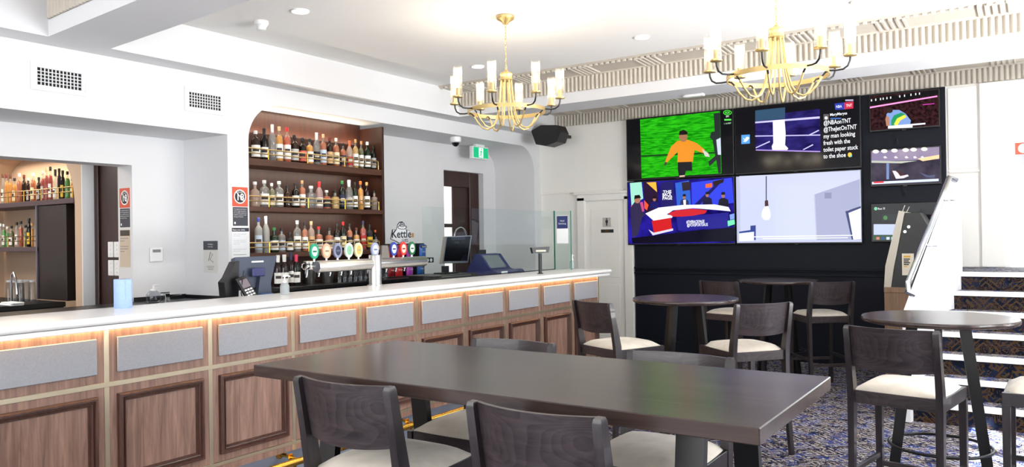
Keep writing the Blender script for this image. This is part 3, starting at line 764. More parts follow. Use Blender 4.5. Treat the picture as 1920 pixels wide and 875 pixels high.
dup(st0, (-1.97, 2.66, 0), rd(181), 'dark stool across the long table on the bar side, only its back top showing', GR)
dup(st0, (-1.17, 2.645, 0), rd(180), 'dark stool behind the long table, nearer the screens, back top showing', GR)
loc, ang = back_at((1082, 562), (1158, 567)); dup(st0, loc, rd(-24), 'dark bar stool between the bar end and the purple-lit round table', GR)
loc2, ang = back_at((1385, 570), (1478, 563)); dup(st0, (loc2[0] + .035, loc2[1] + .045, 0), rd(50), 'bar stool with a wavy-grained grey backrest right of the purple-lit table', GR)
loc3, ang = back_at((1319, 525), (1383, 527)); dup(st0, loc3, rd(-14), 'dark bar stool left of the far round table, half hidden by the purple-lit table', GR)
loc4, ang = back_at((1519, 525), (1593, 523)); dup(st0, (loc4[0] + .10, loc4[1] - .24, 0), rd(38), 'bar stool right of the far round table in front of the navy wall', GR)
loc5, ang = back_at((1588, 607), (1738, 618)); dup(st0, loc5, rd(-9), 'dark bar stool in front of the right round table, whole seat in view', GR)
dup(st0, (.09, 4.73, 0), rd(88), 'bar stool cut off by the right picture edge', GR)

def round_table(c, label, rot):
    t = thing('round_table', label, 'table', (c.x, c.y, 0), rot, 'round bar tables')
    MB().lathe([(.385, 1.0), (.396, 1.004), (.40, 1.012), (.40, 1.024), (.396, 1.03), (.001, 1.03)], 48).build('table_top', TOPWOOD, t, smooth=35, local=True)
    MB().lathe([(.17, .985), (.17, 1.0)], 20).build('mounting_plate', BLKM, t, smooth=35, local=True)
    for k in range(4):
        a = PI / 4 + k * PI / 2; ca, sa = math.cos(a), math.sin(a)
        MB().bar((.255 * ca, .255 * sa, 0), (.13 * ca, .13 * sa, .99), .055, .03, (-sa, ca, 0), .06, .03).build('leg', BLKM, t, local=True)
    MB().tube([(.262 * math.cos(2 * PI * i / 40), .262 * math.sin(2 * PI * i / 40), .30) for i in range(40)], .009, 8, closed=True).build('foot_ring', BLKM, t, smooth=60, local=True)
    return t
rt = round_table(t1, 'round dark bar table lit purple by the screens, left of the three', rd(28))
dup(rt, (t2.x, t2.y, 0), rd(10), 'round dark bar table farthest back, against the navy wall')
dup(rt, (t3.x, t3.y, 0), rd(-38), 'round dark bar table on the right before the stairs')

lt = thing('long_table', 'long rectangular dark wood bar table in the foreground', 'table', (-1.565, 2.37, 0))
MB().box(-2.555, -.576, 1.955, 2.78, .985, 1.03, .003).build('table_top', TOPWOOD, lt)
for xe in (-2.28, -.82):
    for s in (-1, 1):
        MB().bar((xe, 2.37 + s * .36, 0), (xe, 2.37 + s * .24, .985), .03, .085, (1, 0, 0), .03, .085).build('leg', BLKM, lt)
    MB().box(xe - .05, xe + .05, 2.05, 2.69, .965, .985, .002).build('cross_plate', BLKM, lt)
    MB().box(xe - .012, xe + .012, 2.06, 2.68, .20, .24).build('stretcher', BLKM, lt)
MB().box(-2.28, -.82, 2.355, 2.385, .20, .24).build('stretcher', BLKM, lt)

# ------------------------------------------------------------------ chandeliers and ceiling fittings
BULB = emis('warm_bulb', (255, 226, 180), 12.0)
def chandelier(c, label, rot):
    t = thing('chandelier', label, 'chandelier', (c.x, c.y, 2.36), rot, 'brass chandeliers')
    z0 = 2.36
    L = lambda z: z - z0
    MB().lathe([(.004, L(3.185)), (.02, L(3.188)), (.03, L(3.205)), (.065, L(3.225)), (.072, L(3.24)), (.072, L(3.25))], 24).build('ceiling_rose', GOLDP, t, smooth=50, local=True)
    ch = MB(); n = 16
    for i in range(n):
        z = L(2.815) + (L(3.19) - L(2.815)) * (i + .5) / n
        pts = []
        for k in range(10):
            a = 2 * PI * k / 10; u, v = .006 * math.cos(a), .016 * math.sin(a)
            pts.append((u, 0, z + v) if i % 2 else (0, u, z + v))
        ch.tube(pts, .0022, 5, closed=True)
    ch.build('chain', GOLDP, t, smooth=60, local=True)['kind'] = 'stuff'
    MB().lathe([(.01, L(2.83)), (.02, L(2.815)), (.046, L(2.805)), (.05, L(2.795)), (.046, L(2.785)), (.046, L(2.76)), (.05, L(2.75)), (.04, L(2.74))], 24).build('hub', GOLDP, t, smooth=40, local=True)
    R = .305
    rg = MB(); n = 48; vs = []
    for k in range(n):
        a = 2 * PI * k / n
        for r, z in ((R, 2.49), (R + .004, 2.49), (R + .004, 2.52), (R, 2.52)): vs.append((r * math.cos(a), r * math.sin(a), L(z)))
    fs = [(k * 4 + j, k * 4 + (j + 1) % 4, ((k + 1) % n) * 4 + (j + 1) % 4, ((k + 1) % n) * 4 + j) for k in range(n) for j in range(4)]
    rg.add(vs, fs).build('ring', GOLDP, t, smooth=40, local=True)
    inner = [(.04, 2.75), (.048, 2.66), (.062, 2.53), (.085, 2.44), (.118, 2.385), (.155, 2.368), (.195, 2.38), (.235, 2.425), (.265, 2.475)]
    outer = [(.265, 2.475), (.285, 2.498), (.31, 2.506), (.35, 2.503), (.385, 2.505), (.412, 2.522), (.424, 2.55), (.427, 2.578)]
    for k in range(8):
        a = 2 * PI * k / 8; ca, sa = math.cos(a), math.sin(a)
        P = lambda q: [(r * ca, r * sa, L(z)) for r, z in q]
        arm = MB().tube(P(inner), .0065, 8).build('arm', GOLDP, t, smooth=60, local=True)
        MB().tube(P(outer), .0062, 8).build('arm_tip', BLKM, arm, smooth=60, local=True)
        cx, cy = .427 * ca, .427 * sa
        lamp = MB().lathe([(.012, L(2.575)), (.037, L(2.58)), (.039, L(2.588)), (.034, L(2.592)), (.016, L(2.594)), (.016, L(2.65)), (.012, L(2.652))], 16, (cx, cy, 0)).build('lamp_cup', GOLDP, t, smooth=40, local=True)
        MB().lathe([(.008, L(2.652)), (.016, L(2.672)), (.018, L(2.69)), (.014, L(2.715)), (.006, L(2.738)), (.001, L(2.745))], 12, (cx, cy, 0)).build('bulb', BULB, lamp, smooth=60, local=True)
        n = 40; vs = []; fs = []
        for z in (2.592, 2.815):
            for q in range(n):
                b_ = 2 * PI * q / n; r = .033 if q % 2 else .0312
                vs.append((cx + r * math.cos(b_), cy + r * math.sin(b_), L(z)))
        fs = [(q, (q + 1) % n, n + (q + 1) % n, n + q) for q in range(n)]
        MB().add(vs, fs).build('glass_shade', TUBEG, lamp, local=True)
    for k in range(8):
        a = k * PI / 4 + rot
        l = bpy.data.lights.new('bulb_light', 'POINT'); l.energy = 1.7; l.color = (1, .88, .70); l.shadow_soft_size = .04
        o = bpy.data.objects.new('bulb_light', l); COL.objects.link(o); o.location = (c.x + .427 * math.cos(a), c.y + .427 * math.sin(a), 2.78)
    return t
chandelier(pz(950, 209.6, 2.5), 'brass chandelier with eight glass tubes nearer the bar, ceiling rose in view', rd(20))
chandelier(pz(1457, 144.6, 2.5), 'brass chandelier with eight glass tubes in front of the screens', rd(4))
DLM = emis('downlight_glow', (255, 248, 236), 6.0)
for (x, y), lb in (((563, 20), 'recessed round downlight beside the smoke detector'), ((896, 124), 'recessed round downlight left of the bar-side chandelier'), ((1204, 69), 'recessed round downlight between the two chandeliers'), ((1613, 2), 'recessed round downlight at the top edge right of the second chandelier')):
    p = pz(x, y, ZC)
    t = thing('downlight', lb, 'downlight', (p.x, p.y, ZC - .012), 0, 'ceiling downlights')
    MB().lathe([(.058, .012), (.062, .002), (.066, .0), (.068, .012)], 24).build('trim_ring', WHITEP, t, smooth=40, local=True)
    MB().lathe([(.056, .003), (.056, .011)], 24).build('lens', DLM, t, local=True)
p = pz(490, 40, ZC)
t = thing('smoke_detector', 'small white smoke detector on the ceiling near the bar', 'smoke detector', (p.x, p.y, ZC - .075))
MB().lathe([(.055, .045), (.057, .06), (.054, .075)], 20).build('base', WHITEP, t, smooth=40, local=True)
MB().lathe([(.02, 0), (.034, .006), (.038, .03), (.05, .045)], 20).build('sensor_head', WHITEP, t, smooth=40, local=True)
p = pz(1308, 179, ZS)
t = thing('exit_light_fitting', 'slim white fitting under the beam edge before the screens', 'light fitting', (p.x, 7.6, ZS - .025))
MB().box(-.1, .1, -.03, .03, 0, .025, .005).build('body', WHITEP, t, local=True)
MB().box(-.12, -.1, -.012, .012, .004, .022, .002).build('bracket', WHITEP, t, local=True)
# black wall speaker
sp = thing('loudspeaker', 'black angled loudspeaker hung under the beam in the corner', 'loudspeaker', (-5.36, 8.98, 2.86))
b = MB().prism([(-.26, .11), (-.20, -.085), (-.05, -.13), (.13, -.10), (.19, .02), (.15, .12), (-.1, .16)], 'Y', -.13, .1)
b.build('cabinet', BLKP, sp, local=True)
MB().box(-.02, .02, .1, .47, .02, .06).build('bracket', BLKM, sp, local=True)
for o in sp.children: o.rotation_euler = (0, rd(-4), 0)
# dome camera and exit sign under the arch soffit
p = pz(854, 257, 2.78)
t = thing('dome_camera', 'white dome security camera above the glazed mahogany door', 'camera', (p.x, p.y, 2.66))
MB().lathe([(.05, .05), (.068, .06), (.072, .1), (.066, .12)], 20).build('housing', WHITEP, t, smooth=40, local=True)
MB().lathe([(.004, 0), (.028, .008), (.044, .03), (.049, .052)], 20).build('dome', mat('smoked_dome', (20, 20, 24), .1), t, smooth=60, local=True)
t = thing('exit_sign', 'green and white running man exit sign hung under the arch', 'sign', (-6.25, 8.50, 2.58))
MB().box(-.03, .03, -.18, .18, 0, .17, .006).box(-.02, .02, -.1, .1, .17, .199).build('housing', WHITEP, t, local=True)
MB().box(.031, .033, -.165, .165, .015, .155).build('green_face', emis('exit_green', (20, 190, 130), .8), t, local=True)
MB().box(.0335, .035, -.05, .05, .02, .15).build('white_door', emis('exit_white', (235, 255, 245), .9), t, local=True)
rm = MB(); q = .0355
def seg2(b, a, c, wdt):
    a = Vector(a); c = Vector(c); d = (c - a).normalized(); n_ = Vector((-d.y, d.x)) * wdt / 2
    b.add([(q, a.x + n_.x, a.y + n_.y), (q, c.x + n_.x, c.y + n_.y), (q, c.x - n_.x, c.y - n_.y), (q, a.x - n_.x, a.y - n_.y)], [(0, 1, 2, 3)])
for a, c, wd in (((.005, .115), (-.005, .07), .022), ((-.005, .07), (.02, .05), .012), ((.02, .05), (.012, .028), .01), ((-.005, .07), (-.02, .045), .012), ((-.02, .045), (-.038, .04), .01), ((.005, .11), (.03, .09), .008), ((.0, .108), (-.025, .095), .008)): seg2(rm, a, c, wd)
rm.add([(q, .012 + .011 * math.cos(2 * PI * k / 10), .132 + .011 * math.sin(2 * PI * k / 10)) for k in range(10)], [tuple(range(10))])
rm.build('running_figure', emis('exit_green', (20, 190, 130), .8), t, local=True)

# ------------------------------------------------------------------ screens on the feature panel
YT = YW - .085                                   # front glass plane of the screens
def scr(p, eps=.001): return py(p[0], p[1], YT - eps)
class Tv:
    def __init__(s, label, x0, x1, z0, z1, rgb, bez=.012, group='wall screens'):
        s.t = thing('television', label, 'television', ((x0 + x1) / 2, YW - .055, z0), 0, group)
        MB().box(x0, x1, YT, YW - .034, z0, z1, .006).build('casing', BLKP, s.t)
        s.scr = MB().box(x0 + bez, x1 - bez, YT - .001, YT, z0 + bez * 1.6, z1 - bez).build('screen', rgb if not isinstance(rgb, tuple) else emis('screen_%d_%d_%d' % rgb, rgb), s.t)
        MB().box((x0 + x1) / 2 - .02, (x0 + x1) / 2 + .02, YT - .004, YT, z0 - .006, z0 + .004).build('sensor_bar', BLKP, s.t)
        s.k = 0
    def poly(s, name, pts, rgb, st=1.0, lvl=None):
        s.k += 1; e = .0012 + .00012 * (s.k if lvl is None else lvl)
        m = rgb if not isinstance(rgb, tuple) else emis('pix_%d_%d_%d' % rgb, rgb, st)
        return MB().add([scr(p, e) for p in pts], [tuple(range(len(pts)))]).build(name, m, s.scr)
    def rect(s, name, x0, y0, x1, y1, rgb, sl=-.02, st=1.0):
        return s.poly(name, [(x0, y0), (x1, y0 + sl * (x1 - x0)), (x1, y1 + sl * (x1 - x0)), (x0, y1)], rgb, st)
    def disc(s, name, cx, cy, rx, ry, rgb, n=14, st=1.0):
        return s.poly(name, [(cx + rx * math.cos(2 * PI * k / n), cy + ry * math.sin(2 * PI * k / n)) for k in range(n)], rgb, st)
    def text(s, txt, x, y, hpx, rgb=(240, 242, 248), wpx=None, bold=.0, align='LEFT'):
        s.k += 1
        e = .0012 + .00012 * s.k; o = scr((x, y), e); o2 = scr((x, y - hpx), e)
        wd = (scr((x + wpx, y)) - scr((x, y))).x if wpx else None
        return text_obj('screen_text', txt, emis('pix_%d_%d_%d' % rgb, rgb), s.scr, o, (1, 0, .012), (0, 0, 1), o2.z - o.z, 0, align, bold, wd)
def stripes(name, c1, c2, scale, vec=(1, 1, 1), c3=None):
    if name in MATS: return MATS[name]
    m = bpy.data.materials.new(name); m.use_nodes = True; n, l = m.node_tree.nodes, m.node_tree.links
    n.remove(n['Principled BSDF'])
    tc = n.new('ShaderNodeTexCoord'); mp = n.new('ShaderNodeMapping'); mp.inputs['Scale'].default_value = vec
    nz = n.new('ShaderNodeTexNoise'); nz.inputs['Scale'].default_value = scale; nz.inputs['Detail'].default_value = 4
    r = n.new('ShaderNodeValToRGB'); r.color_ramp.elements[0].position = .35; r.color_ramp.elements[1].position = .65
    r.color_ramp.elements[0].color = lin(c1); r.color_ramp.elements[1].color = lin(c2)
    e = n.new('ShaderNodeEmission')
    l.new(tc.outputs['Object'], mp.inputs[0]); l.new(mp.outputs[0], nz.inputs['Vector']); l.new(nz.outputs['Fac'], r.inputs[0])
    l.new(r.outputs[0], e.inputs[0]); l.new(e.outputs[0], n['Material Output'].inputs[0])
    MATS[name] = m; return m
BK = (8, 8, 12)
# upper left: football
tv = Tv('large television showing a green football pitch with an orange-shirted player', -4.475, -3.03, 2.235, 3.055, BK)
tv.poly('picture', [(1200, 224), (1350, 208), (1353, 325), (1203, 334)], stripes('pitch_green', (10, 120, 8), (44, 182, 24), 9, (1, 1, 6)))
tv.poly('pitch_line', [(1202, 291), (1353, 284), (1353, 287), (1202, 294)], (8, 60, 10))
tv.poly('player_shirt', [(1258, 275), (1270, 264), (1290, 262), (1306, 268), (1322, 281), (1318, 287), (1302, 281), (1299, 303), (1270, 304), (1271, 284), (1257, 298), (1250, 305), (1247, 303)], (214, 132, 30))
tv.poly('player_shorts', [(1271, 304), (1297, 303), (1298, 320), (1286, 320), (1284, 329), (1273, 330), (1271, 318)], (18, 16, 24))
tv.disc('player_head', 1281, 256, 8, 10, (150, 104, 74)); tv.poly('player_hair', [(1273, 253), (1274, 246), (1282, 243), (1289, 247), (1289, 252)], (26, 18, 16))
tv.poly('player_legs', [(1274, 329), (1284, 328), (1284, 331), (1274, 332)], (200, 170, 150))
tv.poly('player_arm', [(1247, 303), (1252, 305), (1247, 311), (1245, 309)], (60, 60, 40)); tv.poly('player_glove', [(1316, 279), (1328, 287), (1331, 294), (1322, 293)], (190, 190, 180))
tv.poly('second_player', [(1338, 213), (1350, 211), (1352, 323), (1347, 325), (1343, 300), (1330, 312), (1328, 303), (1341, 292), (1336, 262), (1331, 258), (1333, 248), (1340, 246)], (34, 40, 40))
tv.poly('second_player_sleeve', [(1343, 262), (1351, 258), (1352, 290), (1346, 290)], (190, 200, 220))
tv.disc('fox_badge', 1364, 211, 8, 4.8, (70, 220, 60)); tv.disc('fox_badge_inner', 1364, 211, 6.8, 3.7, (10, 40, 10)); tv.text('FOX', 1364, 213.2, 4.4, (110, 240, 100), 9, .02, 'CENTER')
tv.text('BRI', 1364, 219.5, 3, (240, 240, 240), 5, 0, 'CENTER'); tv.rect('score_line', 1358, 223, 1371, 226, (90, 220, 80)); tv.text('1. 1st HALF', 1364, 232.5, 3, (200, 240, 200), 13, 0, 'CENTER')
# upper right: basketball post
tv = Tv('large television showing a white-trousered leg and a tweet on black', -3.02, -1.585, 2.235, 3.055, (10, 8, 14))
tv.poly('picture', [(1416, 218), (1537, 204), (1539, 283), (1417, 282)], stripes('court_floor', (24, 18, 66), (46, 40, 110), 5, (1, 1, 3)))
tv.poly('glow', [(1416, 207), (1472, 201), (1472, 222), (1416, 227)], (46, 74, 100))
for a in ([(1416, 228), (1537, 218), (1537, 222), (1416, 231)], [(1416, 254), (1538, 252), (1538, 254), (1416, 256)], [(1417, 276), (1443, 264), (1444, 266), (1417, 278)], [(1517, 252), (1535, 243), (1536, 245), (1518, 254)], [(1505, 280), (1524, 270), (1525, 272), (1507, 281)]):
    tv.poly('court_line', a, (190, 184, 240))
tv.poly('leg', [(1449, 226), (1471, 224), (1473, 250), (1472, 272), (1478, 278), (1476, 281), (1448, 281), (1447, 274), (1450, 268)], (236, 244, 250))
tv.poly('stripe', [(1417, 280), (1538, 283), (1538, 285), (1417, 282)], (170, 140, 220))
tv.poly('bird_badge', [(1390, 253), (1406, 252), (1406, 269), (1390, 270)], (78, 150, 230))
tv.poly('bird', [(1393, 258), (1397, 261), (1399, 257), (1402, 256), (1405, 258), (1402, 263), (1398, 266), (1393, 265), (1396, 263)], (240, 248, 255))
tv.poly('league_badge', [(1565, 194), (1583, 192), (1583, 205), (1566, 206)], (44, 58, 160)); tv.poly('league_badge_red', [(1583, 192), (1600, 190), (1600, 203), (1583, 205)], (190, 44, 70))
tv.text('NBA', 1573, 202, 5, (220, 226, 250), 11, .02, 'CENTER'); tv.text('TNT', 1592, 200, 5, (250, 230, 230), 11, .02, 'CENTER')
tv.rect('badge_caption', 1585, 186.5, 1600, 189.5, (170, 166, 190)); tv.rect('profile_picture', 1544, 214, 1554, 225, (90, 84, 84)); tv.disc('profile_face', 1549, 221, 3, 3, (230, 230, 230))
tv.text('MaryMaryss', 1556, 217.5, 5, wpx=32, bold=.02); tv.rect('handle_line', 1557, 221, 1577, 223.5, (70, 100, 170))
for i, (s, wd) in enumerate((('@NBAonTNT', 51), ('@TheJetOnTNT', 62), ('my man looking', 59), ('fresh with the', 50), ('toilet paper stuck', 65), ('to the shoe', 42))):
    tv.text(s, 1544, 234.5 + i * 12.5, 8.2, wpx=wd, bold=.012)
tv.disc('emoji', 1593.5, 290, 4, 4.5, (236, 190, 60)); tv.disc('emoji_tears', 1596, 292, 1.6, 2, (90, 190, 240))
# lower left: panel show
tv = Tv('large television showing a panel show around a curved desk on blue', -4.475, -3.03, 1.385, 2.225, stripes('studio_blue', (14, 10, 70), (40, 30, 150), 4))
for pts, c in (([(1181, 343), (1203, 341), (1206, 372), (1184, 385)], (150, 210, 190)), ([(1183, 385), (1205, 378), (1208, 396), (1184, 402)], (190, 70, 120)), ([(1206, 341), (1232, 341), (1236, 400), (1210, 402)], (34, 14, 46)),
               ([(1212, 342), (1230, 341), (1232, 360)], (240, 170, 60)), ([(1208, 375), (1216, 384), (1213, 394), (1208, 390)], (240, 80, 50)), ([(1238, 342), (1262, 340), (1266, 396), (1240, 398)], (26, 22, 90)),
               ([(1266, 343), (1292, 338), (1296, 390), (1270, 394)], (40, 90, 190)), ([(1278, 342), (1294, 340), (1294, 356), (1280, 358)], (40, 26, 40)), ([(1296, 342), (1372, 333), (1376, 380), (1298, 392)], (44, 60, 210)),
               ([(1300, 385), (1345, 342), (1352, 342), (1306, 390)], (16, 14, 90)), ([(1323, 345), (1335, 343), (1335, 351), (1323, 352)], (240, 96, 40)), ([(1336, 340), (1358, 335), (1356, 342), (1338, 349)], (34, 16, 24))):
    tv.poly('studio_panel', pts, c)
tv.text('THE', 1243, 362, 5, wpx=16, bold=.03); tv.text('BACK', 1242, 368, 6, wpx=17, bold=.03); tv.text('PAGE', 1242, 374.5, 6, wpx=18, bold=.03)
def sitter(hx, hy, sc, shirt, skin=(150, 104, 84)):
    tv.poly('guest_body', [(hx - 10 * sc, hy + 22 * sc), (hx - 8 * sc, hy + 9 * sc), (hx - 3 * sc, hy + 6 * sc), (hx + 3 * sc, hy + 6 * sc), (hx + 9 * sc, hy + 9 * sc), (hx + 11 * sc, hy + 22 * sc)], shirt)
    tv.disc('guest_head', hx, hy + 1, 3.6 * sc, 5 * sc, skin); tv.poly('guest_hair', [(hx - 4 * sc, hy), (hx - 3 * sc, hy - 5 * sc), (hx + 3 * sc, hy - 5.5 * sc), (hx + 4 * sc, hy)], (20, 14, 20))
sitter(1227, 372, .85, (24, 22, 90)); sitter(1283, 368, .85, (40, 44, 90)); sitter(1326, 364, .9, (22, 18, 50)); sitter(1356, 365, 1.0, (20, 18, 34))
tv.poly('shirt_front', [(1281, 375), (1286, 374), (1286, 385), (1282, 386)], (230, 230, 240))
tv.poly('near_guest', [(1182, 390), (1190, 378), (1200, 380), (1204, 396), (1210, 402), (1204, 408), (1196, 440), (1186, 446), (1183, 420)], (44, 38, 70)); tv.disc('near_guest_head', 1195, 374, 6, 7, (160, 110, 90)); tv.poly('near_guest_hair', [(1189, 373), (1190, 366), (1199, 365), (1202, 371), (1194, 372)], (16, 12, 16))
tv.poly('desk_top', [(1210, 400), (1235, 389), (1280, 384), (1340, 383), (1366, 388), (1370, 396), (1350, 394), (1300, 390), (1262, 394), (1250, 402), (1262, 404), (1260, 408), (1226, 414)], (226, 226, 248))
tv.poly('desk_inside', [(1252, 400), (1268, 394), (1300, 391), (1326, 394), (1322, 400), (1290, 406), (1262, 406)], (190, 34, 44))
tv.poly('desk_front', [(1222, 414), (1258, 408), (1260, 430), (1226, 436)], (190, 26, 30)); tv.poly('desk_base', [(1216, 430), (1226, 436), (1262, 428), (1262, 432), (1224, 441)], (200, 200, 226))
tv.poly('caption_block', [(1268, 407), (1366, 398), (1368, 426), (1272, 432)], (32, 28, 130))
tv.poly('dark_floor', [(1184, 446), (1230, 441), (1300, 432), (1378, 426), (1379, 452), (1186, 456)], (6, 4, 24))
tv.text('#THEBACKPAGE', 1287, 418.5, 5.4, wpx=34, bold=.02); tv.text('@FOXSPORTSAUS', 1288, 424.5, 5.4, wpx=39, bold=.02)
tv.poly('green_card', [(1364, 414), (1377, 411), (1378, 420), (1365, 424)], (110, 220, 170)); tv.poly('blue_card', [(1368, 402), (1377, 400), (1377, 410), (1369, 412)], (120, 150, 230))
# lower right: bare room with light bulb
tv = Tv('large television showing a bare pale room with a hanging light bulb', -3.02, -1.585, 1.385, 2.225, (172, 176, 202))
tv.poly('picture_ceiling', [(1386, 330), (1612, 320), (1612, 335), (1528, 364), (1388, 355)], (188, 192, 216)); tv.poly('picture_wall', [(1528, 364), (1612, 336), (1614, 449), (1532, 450)], (150, 154, 184))
tv.poly('picture_wall_left', [(1388, 355), (1526, 364), (1530, 450), (1388, 452)], (186, 192, 222))
tv.rect('cord', 1435.8, 330, 1437.6, 376, (30, 24, 30)); tv.poly('bulb_socket', [(1434, 376), (1440, 375), (1441, 386), (1434, 387)], (70, 40, 40))
tv.poly('light_bulb', [(1434, 387), (1440, 386), (1444, 396), (1445, 406), (1441, 412), (1433, 412), (1428, 406), (1429, 396)], (244, 248, 255), 1.1)
tv.rect('vent', 1546, 361, 1559, 372, (124, 128, 158)); tv.poly('flipchart', [(1589, 394), (1614, 388), (1614, 448), (1598, 449)], (224, 232, 252)); tv.poly('flipchart_edge', [(1585, 396), (1614, 386), (1614, 390), (1591, 399), (1600, 449), (1597, 449)], (40, 50, 100))
tv.poly('table_edge', [(1386, 434), (1407, 431), (1407, 423), (1417, 422), (1417, 450), (1414, 450), (1414, 434), (1386, 437)], (50, 64, 130)); tv.poly('board', [(1386, 438), (1413, 435), (1413, 451), (1386, 452)], (222, 230, 250))
tv.rect('small_print', 1408, 443, 1600, 444.6, (236, 238, 250), -.015); tv.rect('small_print', 1430, 446.5, 1590, 448, (236, 238, 250), -.012)
# three small screens
tv = Tv('small television showing a bent sportsman in green and gold stripes, top right', -1.50, -.805, 2.625, 3.04, stripes('crowd_dark', (20, 10, 14), (60, 34, 36), 30))
tv.poly('dark_roof', [(1631, 185), (1760, 168), (1760, 176), (1631, 198)], (6, 4, 8)); tv.poly('led_band', [(1631, 200), (1757, 179), (1758, 181.5), (1631, 203)], (250, 150, 210)); tv.rect('led_band', 1730, 195.5, 1752, 197, (200, 60, 170), -.1)
for x in (1633, 1641, 1650, 1655, 1662, 1669, 1686, 1695, 1707, 1716, 1723): tv.rect('roof_lamp', x, 186 - .14 * (x - 1633), x + 2, 190 - .14 * (x - 1633), (226, 226, 226))
tv.poly('sportsman_shirt', [(1662, 214), (1670, 206), (1686, 206), (1698, 213), (1708, 226), (1706, 234), (1668, 238), (1663, 226)], (120, 150, 206)); tv.poly('shirt_green', [(1671, 226), (1676, 216), (1690, 211), (1698, 214), (1690, 220), (1682, 229), (1676, 236), (1671, 236)], (30, 140, 90)); tv.poly('shirt_gold', [(1676, 233), (1682, 222), (1696, 215), (1700, 219), (1688, 226), (1682, 236)], (230, 220, 70))
tv.disc('sportsman_head', 1668, 207, 6, 5, (46, 30, 26)); tv.poly('sportsman_arm', [(1662, 216), (1667, 220), (1668, 236), (1662, 236), (1660, 224)], (170, 120, 96)); tv.poly('caption_bar', [(1665, 236), (1735, 230), (1735, 233), (1711, 235), (1711, 239), (1665, 241)], (220, 224, 240))
tv = Tv('small television showing horse racing on a dusk track, middle right', -1.50, -.80, 2.015, 2.43, stripes('track_dusk', (50, 46, 58), (76, 70, 84), 6))
tv.poly('sky_band', [(1634, 284), (1761, 275), (1761, 298), (1634, 303)], (132, 120, 150)); tv.poly('track_rail', [(1634, 301), (1680, 302), (1720, 301), (1690, 306), (1634, 305)], (176, 180, 170)); tv.poly('sunset', [(1720, 297), (1761, 290), (1761, 297), (1730, 302)], (250, 200, 150))
for x in (1642, 1658, 1677, 1698, 1713, 1733): tv.disc('flood_light', x, 284 - .05 * (x - 1640), 6, 3.5, (255, 244, 220))
tv.rect('post', 1662, 306, 1667, 336, (110, 130, 180)); tv.poly('racer', [(1673, 320), (1679, 320), (1690, 329), (1702, 327), (1704, 330), (1694, 334), (1680, 335)], (214, 208, 214)); tv.poly('racer_silk', [(1680, 319), (1690, 322), (1698, 328), (1688, 330)], (60, 20, 30)); tv.poly('racer', [(1724, 323), (1730, 325), (1742, 329), (1754, 327), (1752, 333), (1736, 332)], (70, 76, 110))
for x in (1656, 1676, 1696, 1712, 1726): tv.poly('far_racer', [(x, 294), (x + 4, 292), (x + 8, 296), (x + 2, 297)], (210, 204, 210))
tv.rect('ticker', 1635, 341, 1760, 345.5, (200, 212, 240), -.05); tv.rect('ticker_red', 1638, 340.5, 1657, 343.5, (220, 40, 50), -.05)
tv = Tv('small television showing a dark betting board, lowest right, behind the kiosk', -1.50, -.82, 1.40, 1.83, (12, 14, 18))
tv.disc('logo', 1642, 391, 3.2, 3.2, (110, 190, 150)); tv.text('Race 10', 1646, 393, 4, wpx=13); tv.rect('info_block', 1653, 402, 1700, 414, (26, 32, 34)); tv.disc('logo', 1660, 408, 4, 4, (60, 120, 60)); tv.rect('picture', 1638, 420, 1690, 440, (176, 186, 214), 0); tv.rect('green_bar', 1637, 441, 1690, 450, (30, 70, 40), 0)
for x, c in ((1643, (190, 110, 100)), (1653, (30, 60, 120)), (1662, (190, 200, 230)), (1671, (160, 180, 220))): tv.rect('runner_box', x, 444, x + 6, 449, c, 0)
# cable loops under two small screens
for (a, b_, lb) in (((1676, 247), (1681, 273), 'thin black cable hanging below the top small screen'), ((1692, 351), (1695, 368), 'thin black cable loop below the racing screen')):
    p = py(a[0], a[1] - 1, YW - .045); q_ = py(b_[0], b_[1], YW - .045)
    o = MB().tube([p, p.lerp(q_, .5) + Vector((-.01, 0, 0)), q_, q_ + Vector((.012, 0, .03)), q_ + Vector((.008, 0, .07))], .004, 6).build('cable', BLKP, origin=tuple(q_), smooth=60); tag(o, lb, 'cable')

# ------------------------------------------------------------------ things on the bar and behind it
ZT, ZBN, ZBC = 1.155, 1.075, 1.098
# blue paper towel roll
p = pz(231, 577, ZT)
t = thing('paper_towel_roll', 'upright roll of pale blue paper towel on the counter', 'paper towel', (p.x, p.y, ZT))
MB().lathe([(.045, 0), (.0465, .003), (.0465, .157), (.044, .16), (.018, .16)], 24).build('paper', mat('blue_tissue', (158, 184, 232), .8, noise=.04, nscale=60, bump=.2), t, smooth=40, local=True)
MB().lathe([(.017, .02), (.017, .161)], 14).build('core', mat('card_tube', (150, 130, 110), .8), t, local=True)
MB().box(.03, .049, -.012, .02, .05, .155).build('loose_edge', mat('blue_tissue', (158, 184, 232), .8), t, local=True)
def pump(loc, label, h=.15, glassy=True):
    t = thing('sanitiser_bottle', label, 'bottle', loc, 0, 'pump bottles on the counter')
    MB().lathe([(.026, 0), (.03, .004), (.03, h * .45), (.024, h * .55), (.012, h * .62)], 16).build('bottle_body', glass('clear_pump_bottle', (236, 240, 242), .05, alpha=.25, fres=1.4), t, smooth=50, local=True)
    MB().lathe([(.013, h * .6), (.013, h * .72), (.005, h * .74), (.005, h * .9), (.013, h * .92), (.013, h), (.004, h * 1.01)], 12).build('pump_head', WHITEP, t, smooth=40, local=True)
    MB().tube([(0, 0, h * .96), (0, .03, h * .955), (0, .045, h * .92)], .005, 8).build('spout', WHITEP, t, smooth=50, local=True)
    return t
p = pz(534, 552, ZT); pump((p.x, p.y, ZT), 'small pump bottle of sanitiser between the till and the beer taps', .13)
p = pz(1077, 503, ZT); pump((p.x + .03, p.y - .1, ZT), 'white pump bottle at the far end of the counter by the glass screen', .155)
